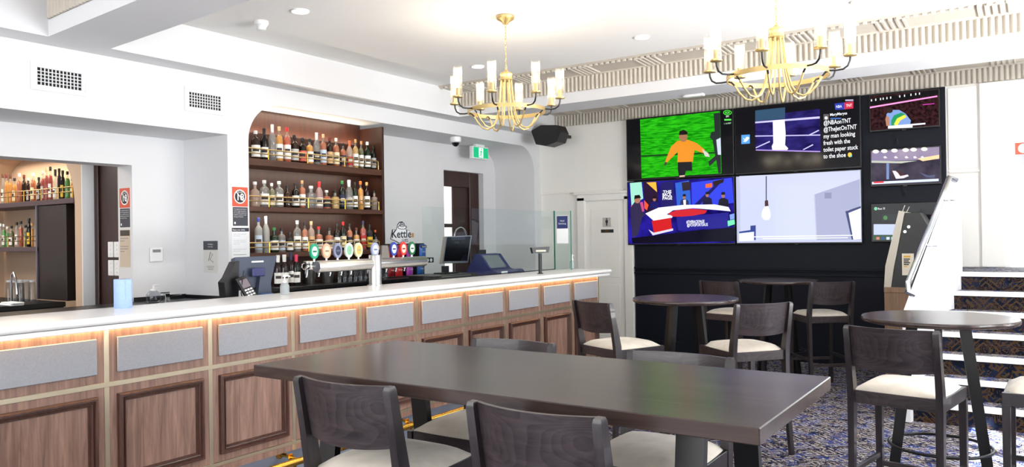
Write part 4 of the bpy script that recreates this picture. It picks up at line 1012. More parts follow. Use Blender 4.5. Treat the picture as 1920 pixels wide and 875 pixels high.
# beer font: T-shaped steel tower with badges
bf = thing('beer_tap_tower', 'brushed steel T-shaped beer tap tower with round badges', 'beer tap', (-4.27, 4.415, ZT))
MB().lathe([(.062, 0), (.062, .006), (.05, .008), (.05, .232), (.047, .238)], 28, (0, 0, 0)).build('column', STEEL, bf, smooth=40, local=True)
MB().lathe([(.04, -.585), (.043, -.58), (.043, .60), (.04, .605)], 24, (-.012, 0, .168), 'Y').build('crossbar', STEEL, bf, smooth=40, local=True)
BD = [((20, 150, 110), (196, 226, 214), 'round green'), ((214, 160, 130), (232, 196, 170), 'salmon'), ((130, 134, 160), (40, 44, 70), 'grey blue'), ((206, 222, 206), (120, 180, 140), 'pale green'), ((226, 216, 170), (200, 170, 90), 'cream'),
      ((150, 158, 190), (200, 206, 226), 'lilac'), (None, None, 'grey'), ((40, 62, 150), (220, 224, 240), 'blue'), ((206, 44, 40), (240, 200, 180), 'red'), ((24, 100, 60), (230, 236, 228), 'green')]
by = [px(x, 478, -4.27).y - 4.415 for x in (591, 614, 635, 656, 674, 705, 725, 740, 758, 774)]
for (c1, c2, nm), y in zip(BD, by):
    zt = .205
    if c1 is None:
        MB().prism([(y - .055, zt), (y + .04, zt), (y + .02, zt + .105), (y - .045, zt + .105)], 'X', -.022, -.004).build('badge', mat('badge_grey', (112, 106, 100), .5), bf, local=True)['label'] = 'plain grey square tap badge'
        continue
    MB().tube([(-.012, y, .205), (-.012, y, .24)], .007, 8).build('badge_stem', WHITEP, bf, local=True)
    n = 24; ov = [(y + .040 * math.cos(2 * PI * k / n), zt + .075 + .055 * math.sin(2 * PI * k / n)) for k in range(n)]
    bo = MB().prism(ov, 'X', -.020, -.004).build('badge', mat('badge_' + nm.replace(' ', '_'), c1, .35), bf, local=True); bo['label'] = nm + ' oval tap badge'
    ov = [(y + .026 * math.cos(2 * PI * k / n), zt + .075 + .036 * math.sin(2 * PI * k / n)) for k in range(n)]
    MB().add([(-.0035, a, b_) for a, b_ in ov], [tuple(range(n))]).build('badge_print', mat('badge_in_' + nm.replace(' ', '_'), c2, .4), bo, local=True)
    MB().box(-.0032, -.003, y - .018, y + .018, zt + .068, zt + .08).build('badge_print', mat('badge_bar_' + nm.replace(' ', '_'), tuple(int(v * .7) for v in c1), .4), bo, local=True)
for y in by:
    MB().tube([(-.055, y, .168), (-.085, y, .155), (-.095, y, .12), (-.095, y, .09)], [.009, .009, .011, .007], 8).build('spout', CHROME, bf, smooth=50, local=True)
# point of sale terminal (back towards the room) with card machine
X1 = -4.52
tl = thing('till_terminal', 'dark slate touch till seen from behind on the bar bench', 'till', (X1, 3.42, ZBN))
c = [px(x, y, X1) for x, y in ((441, 482), (519, 479), (507, 535), (432, 545))]
bk = MB(); d_ = Vector((-.045, 0, -.012))
bk.add(c + [v + d_ for v in c], [(0, 1, 2, 3), (7, 6, 5, 4)] + [(i, (i + 1) % 4, 4 + (i + 1) % 4, 4 + i) for i in range(4)]).build('display_back', SLATE, tl)
MB().box(X1 + .03, X1 - .12, 3.34, 3.62, ZBN, ZBN + .03, .006).build('foot', BLKP, tl)
MB().prism([(3.47, ZBN + .02), (3.60, ZBN + .02), (3.585, ZBN + .19), (3.50, ZBN + .20)], 'X', X1 + .0, X1 + .035).build('stand', SLATE, tl)
q1 = px(482, 510, X1 + .03); MB().box(X1 + .03, X1 + .05, q1.y - .05, q1.y + .055, q1.z - .03, q1.z + .03, .006).build('hinge_cover', NAVYP, tl)
q1 = px(483, 490, X1 + .004); MB().box(X1 + .002, X1 + .005, q1.y - .05, q1.y + .05, q1.z - .006, q1.z + .005).build('sticker', PAPER, tl)
MB().prism([(3.235, ZBN + .02), (3.33, ZBN + .02), (3.34, 1.38), (3.31, 1.375), (3.25, 1.27), (3.22, 1.24)], 'X', X1 - .05, X1 + .02).build('side_reader', BLKP, tl)
cm = thing('card_machine', 'black card payment terminal with screen and keypad beside the till', 'card terminal', (-4.38, 3.36, ZBN))
b = MB().box(-.008, .018, -.045, .045, 0, .19, .006); Mx = Matrix.Translation((0, .0, .03)) @ Matrix.Rotation(rd(-28), 4, 'Y') @ Matrix.Rotation(rd(14), 4, 'X')
b.xf(Mx).build('body', BLKP, cm, local=True)
MB().box(.0185, .0195, -.033, .033, .105, .165).xf(Mx).build('screen', emis('card_screen', (176, 160, 172), .5), cm, local=True)
for r in range(4):
    for k in range(3):
        cc = (232, 234, 236) if r < 3 else ((216, 60, 50), (226, 190, 50), (60, 160, 80))[k]
        MB().box(.0185, .022, -.034 + k * .024, -.016 + k * .024, .082 - r * .02, .094 - r * .02, .001).xf(Mx).build('key', mat('key_%d_%d_%d' % cc, cc, .5), cm, local=True)
MB().tube([(-.02, -.06, .02), (-.03, -.075, .09), (-.05, -.05, .18), (-.06, -.03, .24)], .004, 6).build('cable', BLKP, cm, smooth=60, local=True)
MB().box(-.05, .03, -.06, .06, 0, .022, .004).build('cradle', BLKP, cm, local=True)
p = px(500, 552, -4.42)
t = thing('tape_roll', 'small roll of bright blue tape beside the card terminal', 'tape', (-4.42, p.y, ZBN))
MB().lathe([(.028, 0), (.045, 0), (.045, .075), (.028, .075), (.028, 0)], 20).build('tape', mat('blue_tape', (40, 110, 180), .3), t, smooth=40, local=True)
MB().lathe([(.026, .002), (.0275, .002), (.0275, .073), (.026, .073), (.026, .002)], 20).build('core', mat('card_tube', (150, 130, 110), .8), t, smooth=40, local=True)
# monitor + cash drawer, blue till, customer display further along
X2 = -4.72
cdw = thing('cash_drawer', 'black steel cash drawer on the bench under the small monitor', 'cash drawer', (X2, 5.82, ZBN))
MB().box(X2 - .17, X2 + .19, 5.50, 6.10, ZBN, ZBN + .095, .004).build('case', BLKM, cdw)
MB().box(X2 + .19, X2 + .195, 5.54, 5.98, ZBN + .012, ZBN + .075, .002).build('drawer_front', BLKP, cdw)
MB().box(X2 + .185, X2 + .205, 5.54, 5.98, ZBN + .078, ZBN + .086).build('bright_edge', STEEL, cdw)
MB().lathe([(.009, 0), (.009, .008)], 10, (X2 + .195, 5.76, ZBN + .045), 'X').build('lock', CHROME, cdw)
mo = thing('monitor', 'square black-faced monitor with silver bezel on the cash drawer', 'monitor', (X2, 5.86, ZBN + .095))
c = [px(x, y, X2) for x, y in ((836, 443), (885, 441), (878, 492), (829, 493))]
d_ = Vector((-.035, 0, -.005)); ce = sum(c, Vector()) / 4
MB().add(c + [v + d_ for v in c], [(0, 1, 2, 3), (7, 6, 5, 4)] + [(i, (i + 1) % 4, 4 + (i + 1) % 4, 4 + i) for i in range(4)]).build('bezel', STEEL, mo)
ci = [ce + (v - ce) * .90 + Vector((.002, 0, .004)) for v in c]
MB().add(ci, [(0, 1, 2, 3)]).build('screen', mat('off_screen', (6, 5, 7), .12), mo)
MB().box(X2 - .03, X2 + .0, 5.82, 5.90, ZBN + .10, ZBN + .17).box(X2 - .08, X2 + .06, 5.76, 5.98, ZBN + .095, ZBN + .108, .003).build('stand', BLKP, mo)
bt2 = thing('blue_till', 'navy blue touch till with sloping screen beyond the monitor', 'till', (-4.6, 6.42, ZBN))
s0 = MB().prism([(-4.40, ZBN), (-4.40, ZBN + .09), (-4.50, ZBN + .125), (-4.62, ZBN + .27), (-4.68, ZBN + .275), (-4.80, ZBN + .08), (-4.80, ZBN)], 'Y', 6.27, 6.64)
s0.build('body', NAVYP, bt2)
dv = Vector((-.12, 0, .145)).normalized(); nv = Vector((.145, 0, .12)).normalized(); b0 = Vector((-4.505, 0, ZBN + .131)) + nv * .002
MB().add([b0 + Vector((0, 6.30, 0)), b0 + Vector((0, 6.58, 0)), b0 + dv * .165 + Vector((0, 6.58, 0)), b0 + dv * .165 + Vector((0, 6.30, 0))], [(0, 1, 2, 3)]).build('screen', mat('till_screen', (112, 117, 124), .15), bt2)
MB().box(-4.392, -4.40, 6.33, 6.43, ZBN + .03, ZBN + .10).build('receipt', PAPER, bt2)
MB().lathe([(.04, 0), (.055, .01), (.055, .17), (.04, .18)], 16, (-4.47, 6.62, ZBN + .055), 'Y').build('printer_cover', NAVYP, bt2, smooth=40)
q1 = px(905, 474, -4.66); MB().box(-4.65, -4.67, q1.y - .07, q1.y + .05, ZBN + .27, ZBN + .315, .004).build('rear_display', BLKP, bt2)
p = pz(1013, 513, ZT)
t = thing('customer_display', 'black pole display standing on the counter before the glass screen', 'display', (p.x, p.y, ZT))
MB().lathe([(.032, 0), (.03, .006), (.017, .01), (.017, .2)], 14).build('pole', BLKP, t, smooth=40, local=True)
MB().prism([(-.085, .20), (.085, .205), (.10, .262), (-.10, .255)], 'X', -.02, .02).build('display_head', BLKP, t, local=True)
MB().box(.0205, .022, -.055, .055, .215, .232).build('display_window', mat('lcd_window', (176, 170, 150), .3), t, local=True)
t.rotation_euler = (0, 0, rd(-30))
# glass sneeze screen with return panel and notice
gs = thing('glass_screen', 'clear glass sneeze screen along the counter with a return panel', 'glass screen', (-4.25, 6.0, ZT))
MB().box(-4.328, -4.334, 5.06, 7.25, ZT + .006, 1.79).build('pane', PANE, gs)
rp = MB().box(-4.328, -4.125, 7.254, 7.262, ZT, 1.79).build('return_pane', glass('return_glass', (242, 250, 248), .01, fres=1.18), gs)
MB().box(-4.336, -4.328, 7.25, 7.266, ZT, 1.795).box(-4.127, -4.122, 7.252, 7.264, ZT, 1.79).build('glass_edge', PANEEDGE, rp)
MB().box(-4.327, -4.335, 5.06, 7.25, ZT, ZT + .008).build('foot_channel', BLKM, gs)
nt = MB().box(-4.30, -4.155, 7.2525, 7.2535, 1.44, 1.74).build('notice', PAPER, gs); MB().box(-4.295, -4.16, 7.251, 7.2523, 1.60, 1.735).build('notice_header', mat('notice_navy', (40, 52, 106), .6), nt)
text_obj('notice_text', 'Hand', PAPER, nt, (-4.228, 7.2505, 1.675), (1, 0, 0), (0, 0, 1), .018, 0, 'CENTER'); text_obj('notice_text', 'Sanitising', PAPER, nt, (-4.228, 7.2505, 1.645), (1, 0, 0), (0, 0, 1), .018, 0, 'CENTER')
# wine bottles on the back counter
for i, (x, ytop, cap, lab, nm) in enumerate(((521, 478, 'white', 'white', 'white-capped wine bottle with cream label behind the till'), (533, 477, 'white', 'white', 'white-capped wine bottle, second of the row beside the till'), (545, 473, 'navy', 'white', 'tall wine bottle with navy cap and white label'), (555, 477, 'pink', 'white', 'wine bottle with pink-red cap nearest the shaker cans'))):
    X = -5.68 + (.03 if i % 2 else 0); p = px(x, ytop, X)
    bottle((X, p.y, ZBC), max(.27, p.z - ZBC), .076, 'wine', 'wine' if i != 3 else 'dgreen', cap, lab, nm, 'wine bottles on the back counter')
# steel shaker and ice bucket
p = px(580, 533, -5.66)
t = thing('cocktail_shaker', 'brushed steel lidded shaker can left of the beer taps', 'shaker', (-5.66, p.y, ZBC))
MB().lathe([(.043, 0), (.046, .004), (.066, .13), (.068, .14), (.05, .165), (.05, .18)], 20).build('can', STEEL, t, smooth=40, local=True)
MB().lathe([(.054, .18), (.056, .19), (.056, .215), (.048, .22)], 20).build('lid', STEEL, t, smooth=40, local=True)
MB().tube([(0, -.066, .14), (0, -.09, .16), (0, -.085, .19), (0, -.06, .2)], .006, 8).build('handle', STEEL, t, smooth=50, local=True)
p = px(613, 527, -5.66)
t = thing('ice_bucket', 'open steel ice bucket behind the tap crossbar', 'bucket', (-5.66, p.y, ZBC))
MB().lathe([(.056, 0), (.06, .004), (.075, .15), (.079, .152), (.079, .158), (.073, .158), (.058, .01), (.001, .008)], 20).build('bucket', STEEL, t, smooth=40, local=True)
MB().tube([(.075 * math.cos(2 * PI * i / 24), .075 * math.sin(2 * PI * i / 24), .158) for i in range(24)], .004, 6, closed=True).build('rim', CHROME, t, smooth=60, local=True)
# upturned schooner glasses
def tumbler(loc, label, h=.145, r=.034, group='upturned beer glasses'):
    t = thing('beer_glass', label, 'glass', loc, 0, group)
    MB().lathe([(r, 0), (r * .98, .01), (r * .82, h * .85), (r * .72, h * .9)], 12).build('bowl', CLEARG, t, smooth=40, local=True)
    MB().lathe([(r * .72, h * .9), (r * .72, h)], 12).build('thick_base', glass('glass_base', (240, 244, 248), .02, alpha=.3, fres=1.5), t, smooth=40, local=True)
    return t
gl = [(x, -5.62) for x in (636, 646, 656, 666, 676, 686)] + [(x, -5.72) for x in (640, 650, 660, 670, 680)] + [(714, -5.62), (723, -5.62), (715, -5.74), (724, -5.74)]
for i, (x, X) in enumerate(gl):
    lb = '%s of the front row of upturned beer glasses left of the tap column' % ORD[i] if i < 6 else '%s of the rear row of upturned beer glasses left of the tap column' % ORD[i - 6] if i < 11 else '%s upturned beer glass between the tap column and the chip packets' % ORD[i - 11]
    p = px(x, 520, X); tumbler((X, p.y, ZBC), lb, .15)
# chip stand with packets and sign
X3 = -5.72
cs = thing('chip_stand', 'black wire chip stand carrying packet rows and a white cut-out sign', 'display stand', (X3, 6.22, ZBC))
zr = [px(760, 524, X3).z, px(760, 476, X3).z]
ya, yb = px(724, 480, X3).y, px(802, 480, X3).y
MB().box(X3 - .06, X3 - .05, ya, yb, ZBC, 1.46, .002).build('back_board', BLKP, cs)
for z in (ZBC, 1.285):
    MB().box(X3 - .05, X3 + .06, ya, yb + (.03 if z > 1.2 else 0), z, z + .012, .002).build('tray', BLKP, cs)
MB().box(X3 + .06, X3 + .064, px(783, 490, X3).y, yb + .03, 1.24, 1.297, .002).build('price_strip', BLKP, cs)
for k in range(2): MB().lathe([(.02, 0), (.02, .003)], 12, (X3 + .064, yb - .08 + k * .06, 1.268), 'X').build('price_dot', PAPER, cs)
sg = px(760, 440, X3)
n_ = [(-.165, -.045), (-.13, .06), (-.07, .055), (-.05, .11), (-.015, .14), (.03, .145), (.07, .115), (.075, .06), (.14, .05), (.17, .01), (.13, -.02), (.12, -.075), (.03, -.07), (-.03, -.09), (-.09, -.065)]
so_ = MB().prism([(sg.y + a * .95 - .02, sg.z + b_ * .95) for a, b_ in n_], 'X', X3 - .05, X3 - .045).build('sign_board', PAPER, cs)
MB().prism([(sg.y + a * 1.0 - .02, sg.z + b_ * 1.03) for a, b_ in n_], 'X', X3 - .054, X3 - .050).build('sign_outline', mat('sign_ink', (24, 28, 44), .6), cs)
DK = mat('sign_ink', (24, 28, 44), .6)
text_obj('sign_text', 'Kettle', DK, so_, (X3 - .0445, sg.y - .175, sg.z - .03), (0, 1, 0), (0, 0, 1), .085, .0005, 'LEFT', .02, .315)
text_obj('sign_text', 'CHIPS', DK, so_, (X3 - .0445, sg.y - .01, sg.z - .066), (0, 1, 0), (0, 0, 1), .022, .0005, 'LEFT', .02, .1)
for k, (z0, sx, a0, a1) in enumerate(((.085, .07, 0, 2), (.105, .045, .2, 1.8), (.125, .028, 0, 1.6))):
    MB().sweep([(X3 - .044, sg.y + sx * math.cos(PI * (a0 + (a1 - a0) * i / 16)), sg.z + z0 + sx * .32 * math.sin(PI * (a0 + (a1 - a0) * i / 16))) for i in range(17)], [(-.003, -.003), (.003, -.003), (.003, .003), (-.003, .003)], (1, 0, 0)).build('sign_swirl', DK, so_)
MB().box(X3 - .0448, X3 - .0438, sg.y + .155, sg.y + .19, sg.z - .03, sg.z + .02).build('sign_gold_tab', mat('gold_tab', (176, 130, 60), .5), so_)
def packet(loc, rgb, label, w_=.115, h=.15):
    t = thing('chip_packet', label, 'chip packet', loc, random.uniform(-.1, .1), 'chip packets on the stand')
    n, m_ = 6, 6; vs = []; 
    for sgn in (1, -1):
        for i in range(n + 1):
            for j in range(m_ + 1):
                u, v = -1 + 2 * i / n, -1 + 2 * j / m_
                vs.append((sgn * .026 * max(0, (1 - u * u) * (1 - v ** 4)) ** .6, u * w_ / 2 * (1 - .06 * (1 - v * v)), (v + 1) / 2 * h))
    k0 = (n + 1) * (m_ + 1); fs = []
    for s_ in (0, 1):
        for i in range(n):
            for j in range(m_):
                a = s_ * k0 + i * (m_ + 1) + j; fs.append((a, a + m_ + 1, a + m_ + 2, a + 1) if s_ == 0 else (a, a + 1, a + m_ + 2, a + m_ + 1))
    MB().add(vs, fs).build('bag', mat('foil_%d_%d_%d' % rgb, rgb, .35, noise=.1, nscale=30), t, smooth=60, local=True)
    MB().box(.014, .024, -w_ * .46, w_ * .46, h * .74, h * .93, .004).build('black_band', BLKP, t, local=True)
    text_obj('brand_text', 'Kettle', PAPER, None, (.0255, -w_ * .36, h * .79), (0, 1, 0), (0, 0, 1), h * .11, 0, 'LEFT', 0, w_ * .72).parent = t
    text_obj('flavour_text', 'CHILLI', PAPER, None, (.0275, -w_ * .3, h * .4), (0, 1, 0), (0, 0, 1), h * .1, 0, 'LEFT', 0, w_ * .55).parent = t
    return t
for (x, c, nm) in ((736, (150, 26, 34), 'dark red'), (751, (214, 44, 50), 'bright red'), (768, (176, 70, 180), 'purple'), (792, (34, 92, 170), 'blue')):
    p = px(x, 460, X3 + .01); packet((X3 + .01, p.y, 1.297), c, '%s chip packet on the upper row under the white sign' % nm)
for (x, c, nm) in ((733, (150, 26, 34), 'dark red'), (748, (214, 44, 50), 'bright red'), (768, (176, 70, 180), 'purple'), (788, (34, 92, 170), 'blue')):
    p = px(x, 510, X3 + .01); packet((X3 + .01, p.y, ZBC + .012), c, '%s chip packet on the lower row behind the tap crossbar' % nm)
# arched gooseneck tap by the monitor
p = px(875, 440, -6.1)
t = thing('gooseneck_tap', 'thin chrome gooseneck tap arching behind the square monitor', 'tap', (-6.2, p.y, 1.0))
rr = .13; zc = px(875, 426, -6.2).z - rr - 1.0
MB().tube([(0, -rr, .0), (0, -rr, zc)] + [(0, -rr * math.cos(PI * i / 12), zc + rr * math.sin(PI * i / 12)) for i in range(1, 13)] + [(0, rr, zc - .06)], .009, 8).build('pipe', CHROME, t, smooth=60, local=True)
MB().lathe([(.03, 0), (.03, .02), (.015, .03)], 14, (0, -rr, 0)).build('base', CHROME, t, smooth=40, local=True)
sc = thing('side_sink_counter', 'dark low counter against the wall by the mahogany door', 'counter', (-6.2, 7.5, 0))
MB().box(-5.95, -6.54, 6.75, 9.2, .965, 1.0, .004).build('top', BLACK, sc); MB().box(-6.0, -6.52, 6.76, 9.18, 0, .965).build('carcass', BLACK, sc)
# alcove sink: mixer tap and soap jar
p = px(312, 565, -6.3)
t = thing('mixer_tap', 'square chrome mixer tap at the alcove sink', 'tap', (-6.3, p.y, 1.0))
h_ = px(312, 543, -6.3).z - 1.0
MB().box(-.022, .022, -.022, .022, 0, h_ - .03, .003).build('body', CHROME, t, local=True); MB().box(-.012, .012, .0, .14, h_ - .06, h_ - .04, .003).build('spout', CHROME, t, local=True); MB().box(-.012, .012, -.06, .03, h_ - .028, h_ - .016, .003).build('lever', CHROME, t, local=True)
p = px(288, 570, -6.2)
t = thing('soap_jar', 'clear glass soap jar with white pump by the mixer tap', 'jar', (-6.2, p.y, 1.0))
MB().lathe([(.04, 0), (.058, .02), (.058, .07), (.035, .1), (.022, .105)], 18).build('jar', CLEARG, t, smooth=50, local=True); MB().lathe([(.023, .104), (.023, .118), (.007, .12), (.007, .15)], 12).build('pump', WHITEP, t, smooth=40, local=True); MB().tube([(0, 0, .15), (0, .05, .15)], .006, 8).build('spout', WHITEP, t, local=True)

# ------------------------------------------------------------------ fittings on the walls
def vent(cx0, cy0, cx1, cy1, label):
    a = px(cx0, cy0, XB); b_ = px(cx1, cy1, XB)
    y0, y1, z1, z0 = a.y, b_.y, (a.z + .0), b_.z
    z0, z1 = 2.652, 2.775
    t = thing('air_vent', label, 'air vent', (XB + .01, (y0 + y1) / 2, z0), 0, 'bulkhead air vents')
    f = MB()
    f.box(XB, XB + .010, y0 - .045, y1 + .03, z1, z1 + .04, .002).box(XB, XB + .010, y0 - .045, y1 + .03, z0 - .04, z0, .002)
    f.box(XB, XB + .010, y0 - .045, y0, z0, z1, .002).box(XB, XB + .010, y1, y1 + .03, z0, z1, .002)
    f.build('frame', WALL, t)
    MB().box(XB + .0005, XB + .0015, y0, y1, z0, z1).build('dark_duct', mat('duct_black', (8, 8, 9), .8), t)
    for i in range(1, 12):
        y = y0 + (y1 - y0) * i / 12; MB().box(XB + .002, XB + .006, y - .0035, y + .0035, z0, z1).build('vertical_blade', WALL, t)
    for i in range(1, 5):
        z = z0 + (z1 - z0) * i / 5; MB().box(XB + .006, XB + .009, y0, y1, z - .003, z + .003).build('horizontal_blade', WALL, t)
vent(69, 124, 152, 169, 'white square-grid air vent at the left of the bulkhead')
vent(354, 174, 413, 209, 'white square-grid air vent nearer the spirits arch')
ORG = mat('sign_orange', (216, 92, 66), .6); CHAR = mat('sign_charcoal', (66, 68, 78), .6); WHT = mat('sign_white', (240, 240, 240), .6); BLK2 = mat('sign_black', (30, 30, 34), .6)
def age_sign(name, label, o, ux, uz, w_, h, seed):
    """orange over charcoal notice: 18 in a barred ring and lines of print. o = lower-left corner"""
    ux, uz = Vector(ux), Vector(uz); n = ux.cross(uz); o = Vector(o)
    t = thing(name, label, 'sign', tuple(o + ux * w_ / 2 + n * .003), 0, 'age limit notices')
    def P(u, v, e): return o + ux * (u * w_) + uz * (v * h) + n * e
    def quad(nm, u0, v0, u1, v1, m, e, par):
        b = MB().add([P(u0, v0, e), P(u1, v0, e), P(u1, v1, e), P(u0, v1, e), P(u0, v0, 0), P(u1, v0, 0), P(u1, v1, 0), P(u0, v1, 0)], [(0, 1, 2, 3), (7, 6, 5, 4), (0, 4, 5, 1), (1, 5, 6, 2), (2, 6, 7, 3), (3, 7, 4, 0)])
        return b.build(nm, m, par)
    bd = quad('board', 0, 0, 1, 1, WHT, .002, t)
    quad('orange_field', .02, .50, .98, .99, ORG, .0026, bd); quad('charcoal_field', .05, .015, .97, .485, CHAR, .0026, bd)
    def ring(nm, r, m, e):
        k = 24; MB().add([P(.5, .75, e) + ux * (r * math.cos(2 * PI * i / k)) + uz * (r * math.sin(2 * PI * i / k)) for i in range(k)], [tuple(range(k))]).build(nm, m, bd)
    r = w_ * .37
    ring('ring_white', r, WHT, .003); ring('ring_black', r * .84, BLK2, .0033)
    text_obj('numerals', '18', WHT, bd, P(.5, .75, .0037) - uz * (r * .5) - ux * .0, ux, uz, r * .95, 0, 'CENTER', .03)
    text_obj('small_caps', 'UNDER', WHT, bd, P(.5, .75, .0037) + uz * (r * .52), ux, uz, r * .2, 0, 'CENTER', .0)
    a = P(.5, .75, .0042) + (ux * -.62 + uz * .62) * r; b2 = P(.5, .75, .0042) + (ux * .62 - uz * .62) * r; d = (ux + uz).normalized() * r * .06
    MB().add([a + d, b2 + d, b2 - d, a - d], [(0, 1, 2, 3)]).build('bar', WHT, bd)
    for i, ln in enumerate(('It is against the law to', 'sell or supply alcohol to,', 'or to obtain alcohol on', 'behalf of, a person under', 'the age of 18 years.')):
        text_obj('print_line', ln, WHT, bd, P(.12, .425 - i * .048, .0033), ux, uz, h * .026, 0, 'LEFT', 0, w_ * (.76 if i < 4 else .58))
    quad('crest', .13, .06, .22, .115, WHT, .0033, bd)
    return t
age_sign('age_sign', 'orange and charcoal under-18 notice on the white column beside the spirits', (XB, 4.285, 1.645), (0, 1, 0), (0, 0, 1), .172, .355, 1)
age_sign('age_sign', 'orange and charcoal under-18 notice inside the alcove opening', (-6.725, 3.75 - .0, 1.645), (1, 0, 0), (0, 0, 1), .175, .355, 2)
# house notices under them
t = thing('house_notice', 'white notice with navy header reading Enjoy your drink on the column', 'notice', (XB + .002, 4.375, 1.28))
MB().box(XB, XB + .002, 4.283, 4.462, 1.28, 1.632).build('sheet', PAPER, t); hd = MB().box(XB + .002, XB + .0028, 4.283, 4.462, 1.60, 1.632).build('header', mat('notice_dark', (44, 46, 60), .6), t)
text_obj('header_text', 'Enjoy your drink.', WHT, hd, (XB + .0033, 4.29, 1.609), (0, 1, 0), (0, 0, 1), .013, 0, 'LEFT', .02, .13)
GT = mat('grey_print', (196, 198, 202), .7); DT = mat('dark_print', (110, 110, 116), .7)
for k, (z, n) in enumerate(((1.575, 2), (1.52, 3), (1.44, 2))):
    o = sgn_lines('print_block', t, (XB + .0028, 4.295, z), (0, 1, 0), (0, 0, 1), .14, n, .016, .004, GT, k); o['kind'] = 'stuff'
MB().box(XB + .002, XB + .0028, 4.295, 4.43, 1.392, 1.396).build('print_rule', DT, t)
t = thing('house_notice', 'beige notice sheet inside the alcove opening below the age sign', 'notice', (-6.64, 3.747, 1.30))
MB().box(-6.725, -6.56, 3.7478, 3.7495, 1.30, 1.63).build('sheet', mat('beige_paper', (206, 190, 170), .6), t); MB().box(-6.715, -6.565, 3.747, 3.7477, 1.575, 1.625).build('header', mat('notice_dark2', (60, 50, 44), .3), t)
for k, (z, n) in enumerate(((1.55, 2), (1.48, 3))): sgn_lines('print_block', t, (-6.715, 3.7472, z), (1, 0, 0), (0, 0, 1), .13, n, .022, .005, DT, k)['kind'] = 'stuff'
# notice on the alcove side wall
YR = 4.25
t = thing('poster', 'clear notice with charcoal header on the grey alcove side wall', 'notice', (-6.13, YR - .002, 1.235))
MB().box(-6.235, -6.025, YR - .002, YR, 1.235, 1.52).build('sheet', mat('pale_grey_paper', (214, 213, 208), .6), t)
hd = MB().box(-6.235, -6.025, YR - .003, YR - .002, 1.44, 1.52).build('header', CHAR, t)
text_obj('header_text', 'Drinking is', WHT, hd, (-6.13, YR - .0035, 1.485), (1, 0, 0), (0, 0, 1), .012, 0, 'CENTER'); text_obj('header_text', 'not a race', WHT, hd, (-6.13, YR - .0035, 1.463), (1, 0, 0), (0, 0, 1), .012, 0, 'CENTER')
MB().tube([(-6.16, YR - .003, 1.34), (-6.13, YR - .003, 1.42), (-6.10, YR - .003, 1.40), (-6.14, YR - .003, 1.35), (-6.09, YR - .003, 1.33)], .003, 5).build('line_drawing', DT, t)
for k in range(3): MB().box(-6.19 + k * .01, -6.075 - k * .01, YR - .0028, YR - .002, 1.29 - k * .014, 1.294 - k * .014).build('print_rule', DT, t)
# thermostat
t = thing('thermostat', 'white wall thermostat with small grey display in the alcove', 'thermostat', (XA + .01, 3.96, 1.34))
MB().box(XA, XA + .022, 3.90, 4.02, 1.34, 1.466, .006).build('case', WHITEP, t); MB().box(XA + .0222, XA + .0235, 3.92, 3.995, 1.425, 1.45).build('display', mat('lcd_grey', (128, 134, 138), .3), t)
# switch plates on the dark door panel
for i in range(2):
    for j in range(2):
        x = -6.955 + i * .10; z = 1.385 - j * .165
        t = thing('switch_plate', '%s %s white switch plate on the dark wood panel in the alcove opening' % (('upper', 'lower')[j], ('left', 'right')[i]), 'switch', (x + .04, 3.770, z), 0, 'switch plates')
        MB().box(x, x + .085, 3.764, 3.775, z, z + .14, .003).build('plate', WHITEP, t)
        for q in range(3): MB().box(x + .03, x + .055, 3.760, 3.764, z + .02 + q * .04, z + .04 + q * .04, .002).build('rocker', WHITEP, t)
# restroom pictogram and name plate
t = thing('restroom_sign', 'brushed square pictogram of a standing man on the white door', 'sign', (-4.805, YW - .037, 1.635))
MB().box(-4.87, -4.74, YW - .040, YW - .036, 1.635, 1.76, .001).build('plate', mat('satin_plate', (196, 192, 184), .4, .3), t)
yq = YW - .0405
fg = MB()
def q2(pts): fg.add([(-4.805 + a, yq, 1.64 + b_) for a, b_ in pts], [tuple(range(len(pts)))])
q2([(-.013, .088), (.013, .088), (.019, .082), (.019, .05), (.013, .05), (.011, .03), (.010, .005), (.002, .005), (0, .03), (-.002, .005), (-.010, .005), (-.011, .03), (-.013, .05), (-.019, .05), (-.019, .082)])
q2([(.011 * math.cos(2 * PI * k / 14), .102 + .011 * math.sin(2 * PI * k / 14)) for k in range(14)])
fg.build('man_pictogram', BLK2, t)['kind'] = 'stuff'
t = thing('name_plate', 'black strip lettered MEN in gold under the pictogram', 'sign', (-4.80, YW - .037, 1.555))
MB().box(-4.895, -4.705, YW - .040, YW - .036, 1.555, 1.60, .001).build('plate', BLK2, t); text_obj('lettering', 'MEN', BRASSP, t, (-4.80, YW - .0408, 1.567), (1, 0, 0), (0, 0, 1), .022, .0004, 'CENTER', .02)
# sign on the landing door glass
t = thing('door_sign', 'orange-topped notice stuck on the bright landing door', 'sign', (-.04, YW + .098, 2.2))
a = py(1903, 268, YW + .095); b_ = py(1925, 308, YW + .095)
MB().box(a.x, b_.x + .05, YW + .094, YW + .098, b_.z, a.z).build('sheet', mat('grey_sheet', (196, 196, 200), .7), t); fo = MB().box(a.x, b_.x + .05, YW + .093, YW + .094, a.z - .12, a.z).build('orange_field', ORG, t)
MB().add([(a.x + .075 + .05 * math.cos(2 * PI * k / 20), YW + .0925, a.z - .06 + .05 * math.sin(2 * PI * k / 20)) for k in range(20)], [tuple(range(20))]).build('ring', WHT, fo)

